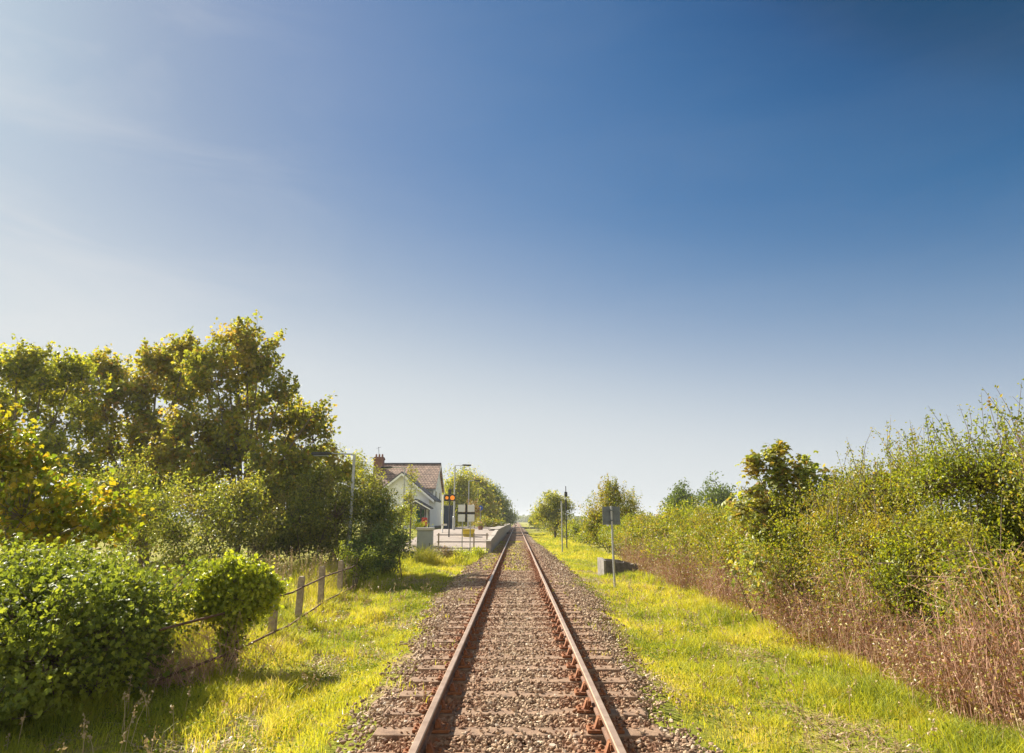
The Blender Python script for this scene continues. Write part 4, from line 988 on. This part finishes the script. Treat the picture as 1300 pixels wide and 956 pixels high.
plant('orange_shrub', 'orange red shrub behind the white cross board', 'shrub', ground(600, 72), lob([(598, 640, .5), (602, 645, .55), (594, 648, .5), (600, 655, .7)], 72), 90, 16, .17, M['deadleaf'], M['twig'], 'simple', .05, .25, stems=4, seed=108)
plant('station_shrub', 'low yellow green bushes on the platform bank below the far trees', 'shrub', ground(622, 90), lob([(618, 664, .7), (626, 664, .7), (634, 665, .7), (608, 663, .7)], 90), 180, 18, .2, M['yellowing'], M['twig'], 'simple', .05, .35, stems=4, seed=109)
rng = np.random.default_rng(9)
def woods(name, label, pts, leaf, n, mat_, depth=25):
    P = []
    for (x, y, h, w) in pts:
        k = n; q = rng.normal(size=(k, 3)); q /= np.linalg.norm(q, axis=1, keepdims=True); q *= rng.random((k, 1))**.3
        P.append(np.stack([x+q[:, 0]*w, y+q[:, 1]*depth*.3, np.abs(h*.42+q[:, 2]*h*.55*(1+.15*np.sin(q[:, 0]*9+x)))-.3], -1))
    V, Fc, r = leaves(np.concatenate(P), leaf, 'simple', .3, rng)
    tag(bulk(name, V, Fc, mat_, rnd=r), label, 'woodland', kind='stuff')
pts = []
for k in range(46):
    x = -130+k*9+rng.uniform(-3, 3)
    if -16 < x < 9: continue
    pts.append((x, 420+rng.uniform(-30, 30), rng.uniform(4.5, 8.5), rng.uniform(6, 10)))
woods('far_hedgerow', 'low dark line of distant hedges and trees along the horizon', pts, 1.5, 500, M['far'])
pts = [(rng.uniform(-700, 700), rng.uniform(900, 1300), rng.uniform(6, 11), rng.uniform(15, 30)) for k in range(110)]
woods('far_woods', 'bluish woods on the horizon', pts, 4.0, 260, M['far'], 60)

# ------------------------------------------------------------------ light and sky
SUN = Vector((-.77, .638, math.tan(R(34)))).normalized()
EL = math.asin(SUN.z); AZ = math.atan2(SUN.x, SUN.y)      # clockwise from +Y
ld = bpy.data.lights.new('sun', 'SUN'); lo = bpy.data.objects.new('sun', ld); COL.objects.link(lo)
ld.energy = 5.0; ld.angle = R(.5); ld.color = (1, .93, .80)
lo.rotation_euler = (-SUN).to_track_quat('-Z', 'Y').to_euler(); lo.location = (-30, 20, 40)
wd = bpy.data.worlds.new('World'); SC.world = wd; wd.use_nodes = True
N = wd.node_tree.nodes; L = wd.node_tree.links; N.clear()
st = N.new('ShaderNodeTexSky'); st.sky_type = 'NISHITA'; st.sun_disc = False; st.sun_elevation = EL; st.sun_rotation = AZ
st.air_density = 1.0; st.dust_density = .8; st.ozone_density = 2.0; st.altitude = 0
def vmul(N, L, src, v):
    q = N.new('ShaderNodeMix'); q.data_type = 'RGBA'; q.blend_type = 'MULTIPLY'; q.clamp_factor = False; q.inputs[0].default_value = 1
    L.new(src, q.inputs[6]); q.inputs[7].default_value = (v, v, v, 1); return q.outputs[2]
# photographic contrast of a polarised sky, channel by channel
cv = N.new('ShaderNodeRGBCurve'); L.new(vmul(N, L, st.outputs[0], .08), cv.inputs[1])
CR = ([(0, 0), (.075, .012), (.094, .035), (.1255, .085), (.238, .205), (.49, .333), (.935, .48), (1, .50)],
      [(0, 0), (.132, .075), (.151, .125), (.188, .195), (.295, .305), (.52, .423), (.90, .58), (1, .61)],
      [(0, 0), (.232, .175), (.264, .30), (.32, .41), (.427, .51), (.6275, .578), (.94, .69), (1, .71)])
for c_, pts_ in zip(cv.mapping.curves, CR):
    while len(c_.points) < len(pts_): c_.points.new(.5, .5)
    for q, (u, v) in zip(c_.points, pts_): q.location = (u, v); q.handle_type = 'AUTO_CLAMPED'
cv.mapping.update()
# pale haze low in the sky, thin high cloud to the left
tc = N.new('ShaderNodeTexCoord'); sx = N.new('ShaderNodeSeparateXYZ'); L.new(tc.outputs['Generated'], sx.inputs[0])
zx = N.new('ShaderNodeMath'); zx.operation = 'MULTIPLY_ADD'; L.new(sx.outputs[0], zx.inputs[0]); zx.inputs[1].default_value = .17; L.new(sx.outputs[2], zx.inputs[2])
yb = N.new('ShaderNodeMapRange'); yb.interpolation_type = 'SMOOTHSTEP'; yb.inputs[1].default_value = .15; yb.inputs[2].default_value = -.6; yb.inputs[3].default_value = 0; yb.inputs[4].default_value = .75; L.new(sx.outputs[1], yb.inputs[0])  # pale sky added behind the camera, fills the shaded sides facing it
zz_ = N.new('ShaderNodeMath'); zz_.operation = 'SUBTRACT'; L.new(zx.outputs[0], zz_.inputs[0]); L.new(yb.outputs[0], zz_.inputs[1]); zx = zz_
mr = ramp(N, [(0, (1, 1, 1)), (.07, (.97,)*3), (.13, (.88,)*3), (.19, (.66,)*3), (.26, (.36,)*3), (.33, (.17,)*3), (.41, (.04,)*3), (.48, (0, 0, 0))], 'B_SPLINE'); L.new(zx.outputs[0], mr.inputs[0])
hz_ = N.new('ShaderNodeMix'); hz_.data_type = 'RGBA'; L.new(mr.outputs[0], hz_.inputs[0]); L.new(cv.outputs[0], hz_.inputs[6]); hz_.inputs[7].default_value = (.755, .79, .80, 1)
mp = N.new('ShaderNodeMapping'); mp.inputs['Scale'].default_value = (1.2, 1.2, 5); mp.inputs['Rotation'].default_value = (.3, .25, 0); L.new(tc.outputs['Generated'], mp.inputs[0])
cn = N.new('ShaderNodeTexNoise'); cn.inputs['Scale'].default_value = 2.2; cn.inputs['Detail'].default_value = 8; cn.inputs['Roughness'].default_value = .6; cn.inputs['Distortion'].default_value = .8; L.new(mp.outputs[0], cn.inputs['Vector'])
cr = N.new('ShaderNodeMapRange'); cr.inputs[1].default_value = .42; cr.inputs[2].default_value = .80; cr.inputs[4].default_value = .45; L.new(cn.outputs[0], cr.inputs[0])
lf = N.new('ShaderNodeMapRange'); lf.inputs[1].default_value = -.22; lf.inputs[2].default_value = -.62; lf.inputs[3].default_value = .06; lf.inputs[4].default_value = 1; L.new(sx.outputs[0], lf.inputs[0])
ml = N.new('ShaderNodeMath'); ml.operation = 'MULTIPLY'; L.new(cr.outputs[0], ml.inputs[0]); L.new(lf.outputs[0], ml.inputs[1])
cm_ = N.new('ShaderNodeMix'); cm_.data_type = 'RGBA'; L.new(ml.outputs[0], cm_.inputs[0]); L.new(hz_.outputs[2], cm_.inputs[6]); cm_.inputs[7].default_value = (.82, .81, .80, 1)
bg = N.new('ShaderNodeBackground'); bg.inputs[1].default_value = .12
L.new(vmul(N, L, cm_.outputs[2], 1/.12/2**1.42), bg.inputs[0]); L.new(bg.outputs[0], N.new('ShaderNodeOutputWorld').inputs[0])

# the air: pale even haze round everything
m, nt, N, L = newmat('haze_air')
pv = N.new('ShaderNodeVolumePrincipled'); pv.inputs['Color'].default_value = (.95, .97, 1, 1); pv.inputs['Density'].default_value = .0003; pv.inputs['Anisotropy'].default_value = .2
L.new(pv.outputs[0], N.new('ShaderNodeOutputMaterial').inputs[1])
b = MB(); b.box(-4100, 4100, -400, 9100, -2, 13.5); tag(b.build('haze', m), 'thin pale haze over the far fields', 'haze', kind='stuff')

SC.view_settings.view_transform = 'Standard'; SC.view_settings.look = 'None'; SC.view_settings.gamma = 1; SC.view_settings.exposure = 1.42
SC.cycles.max_bounces = 8; SC.cycles.transmission_bounces = 5; SC.cycles.diffuse_bounces = 4; SC.cycles.volume_bounces = 0
SC.cycles.use_denoising = True
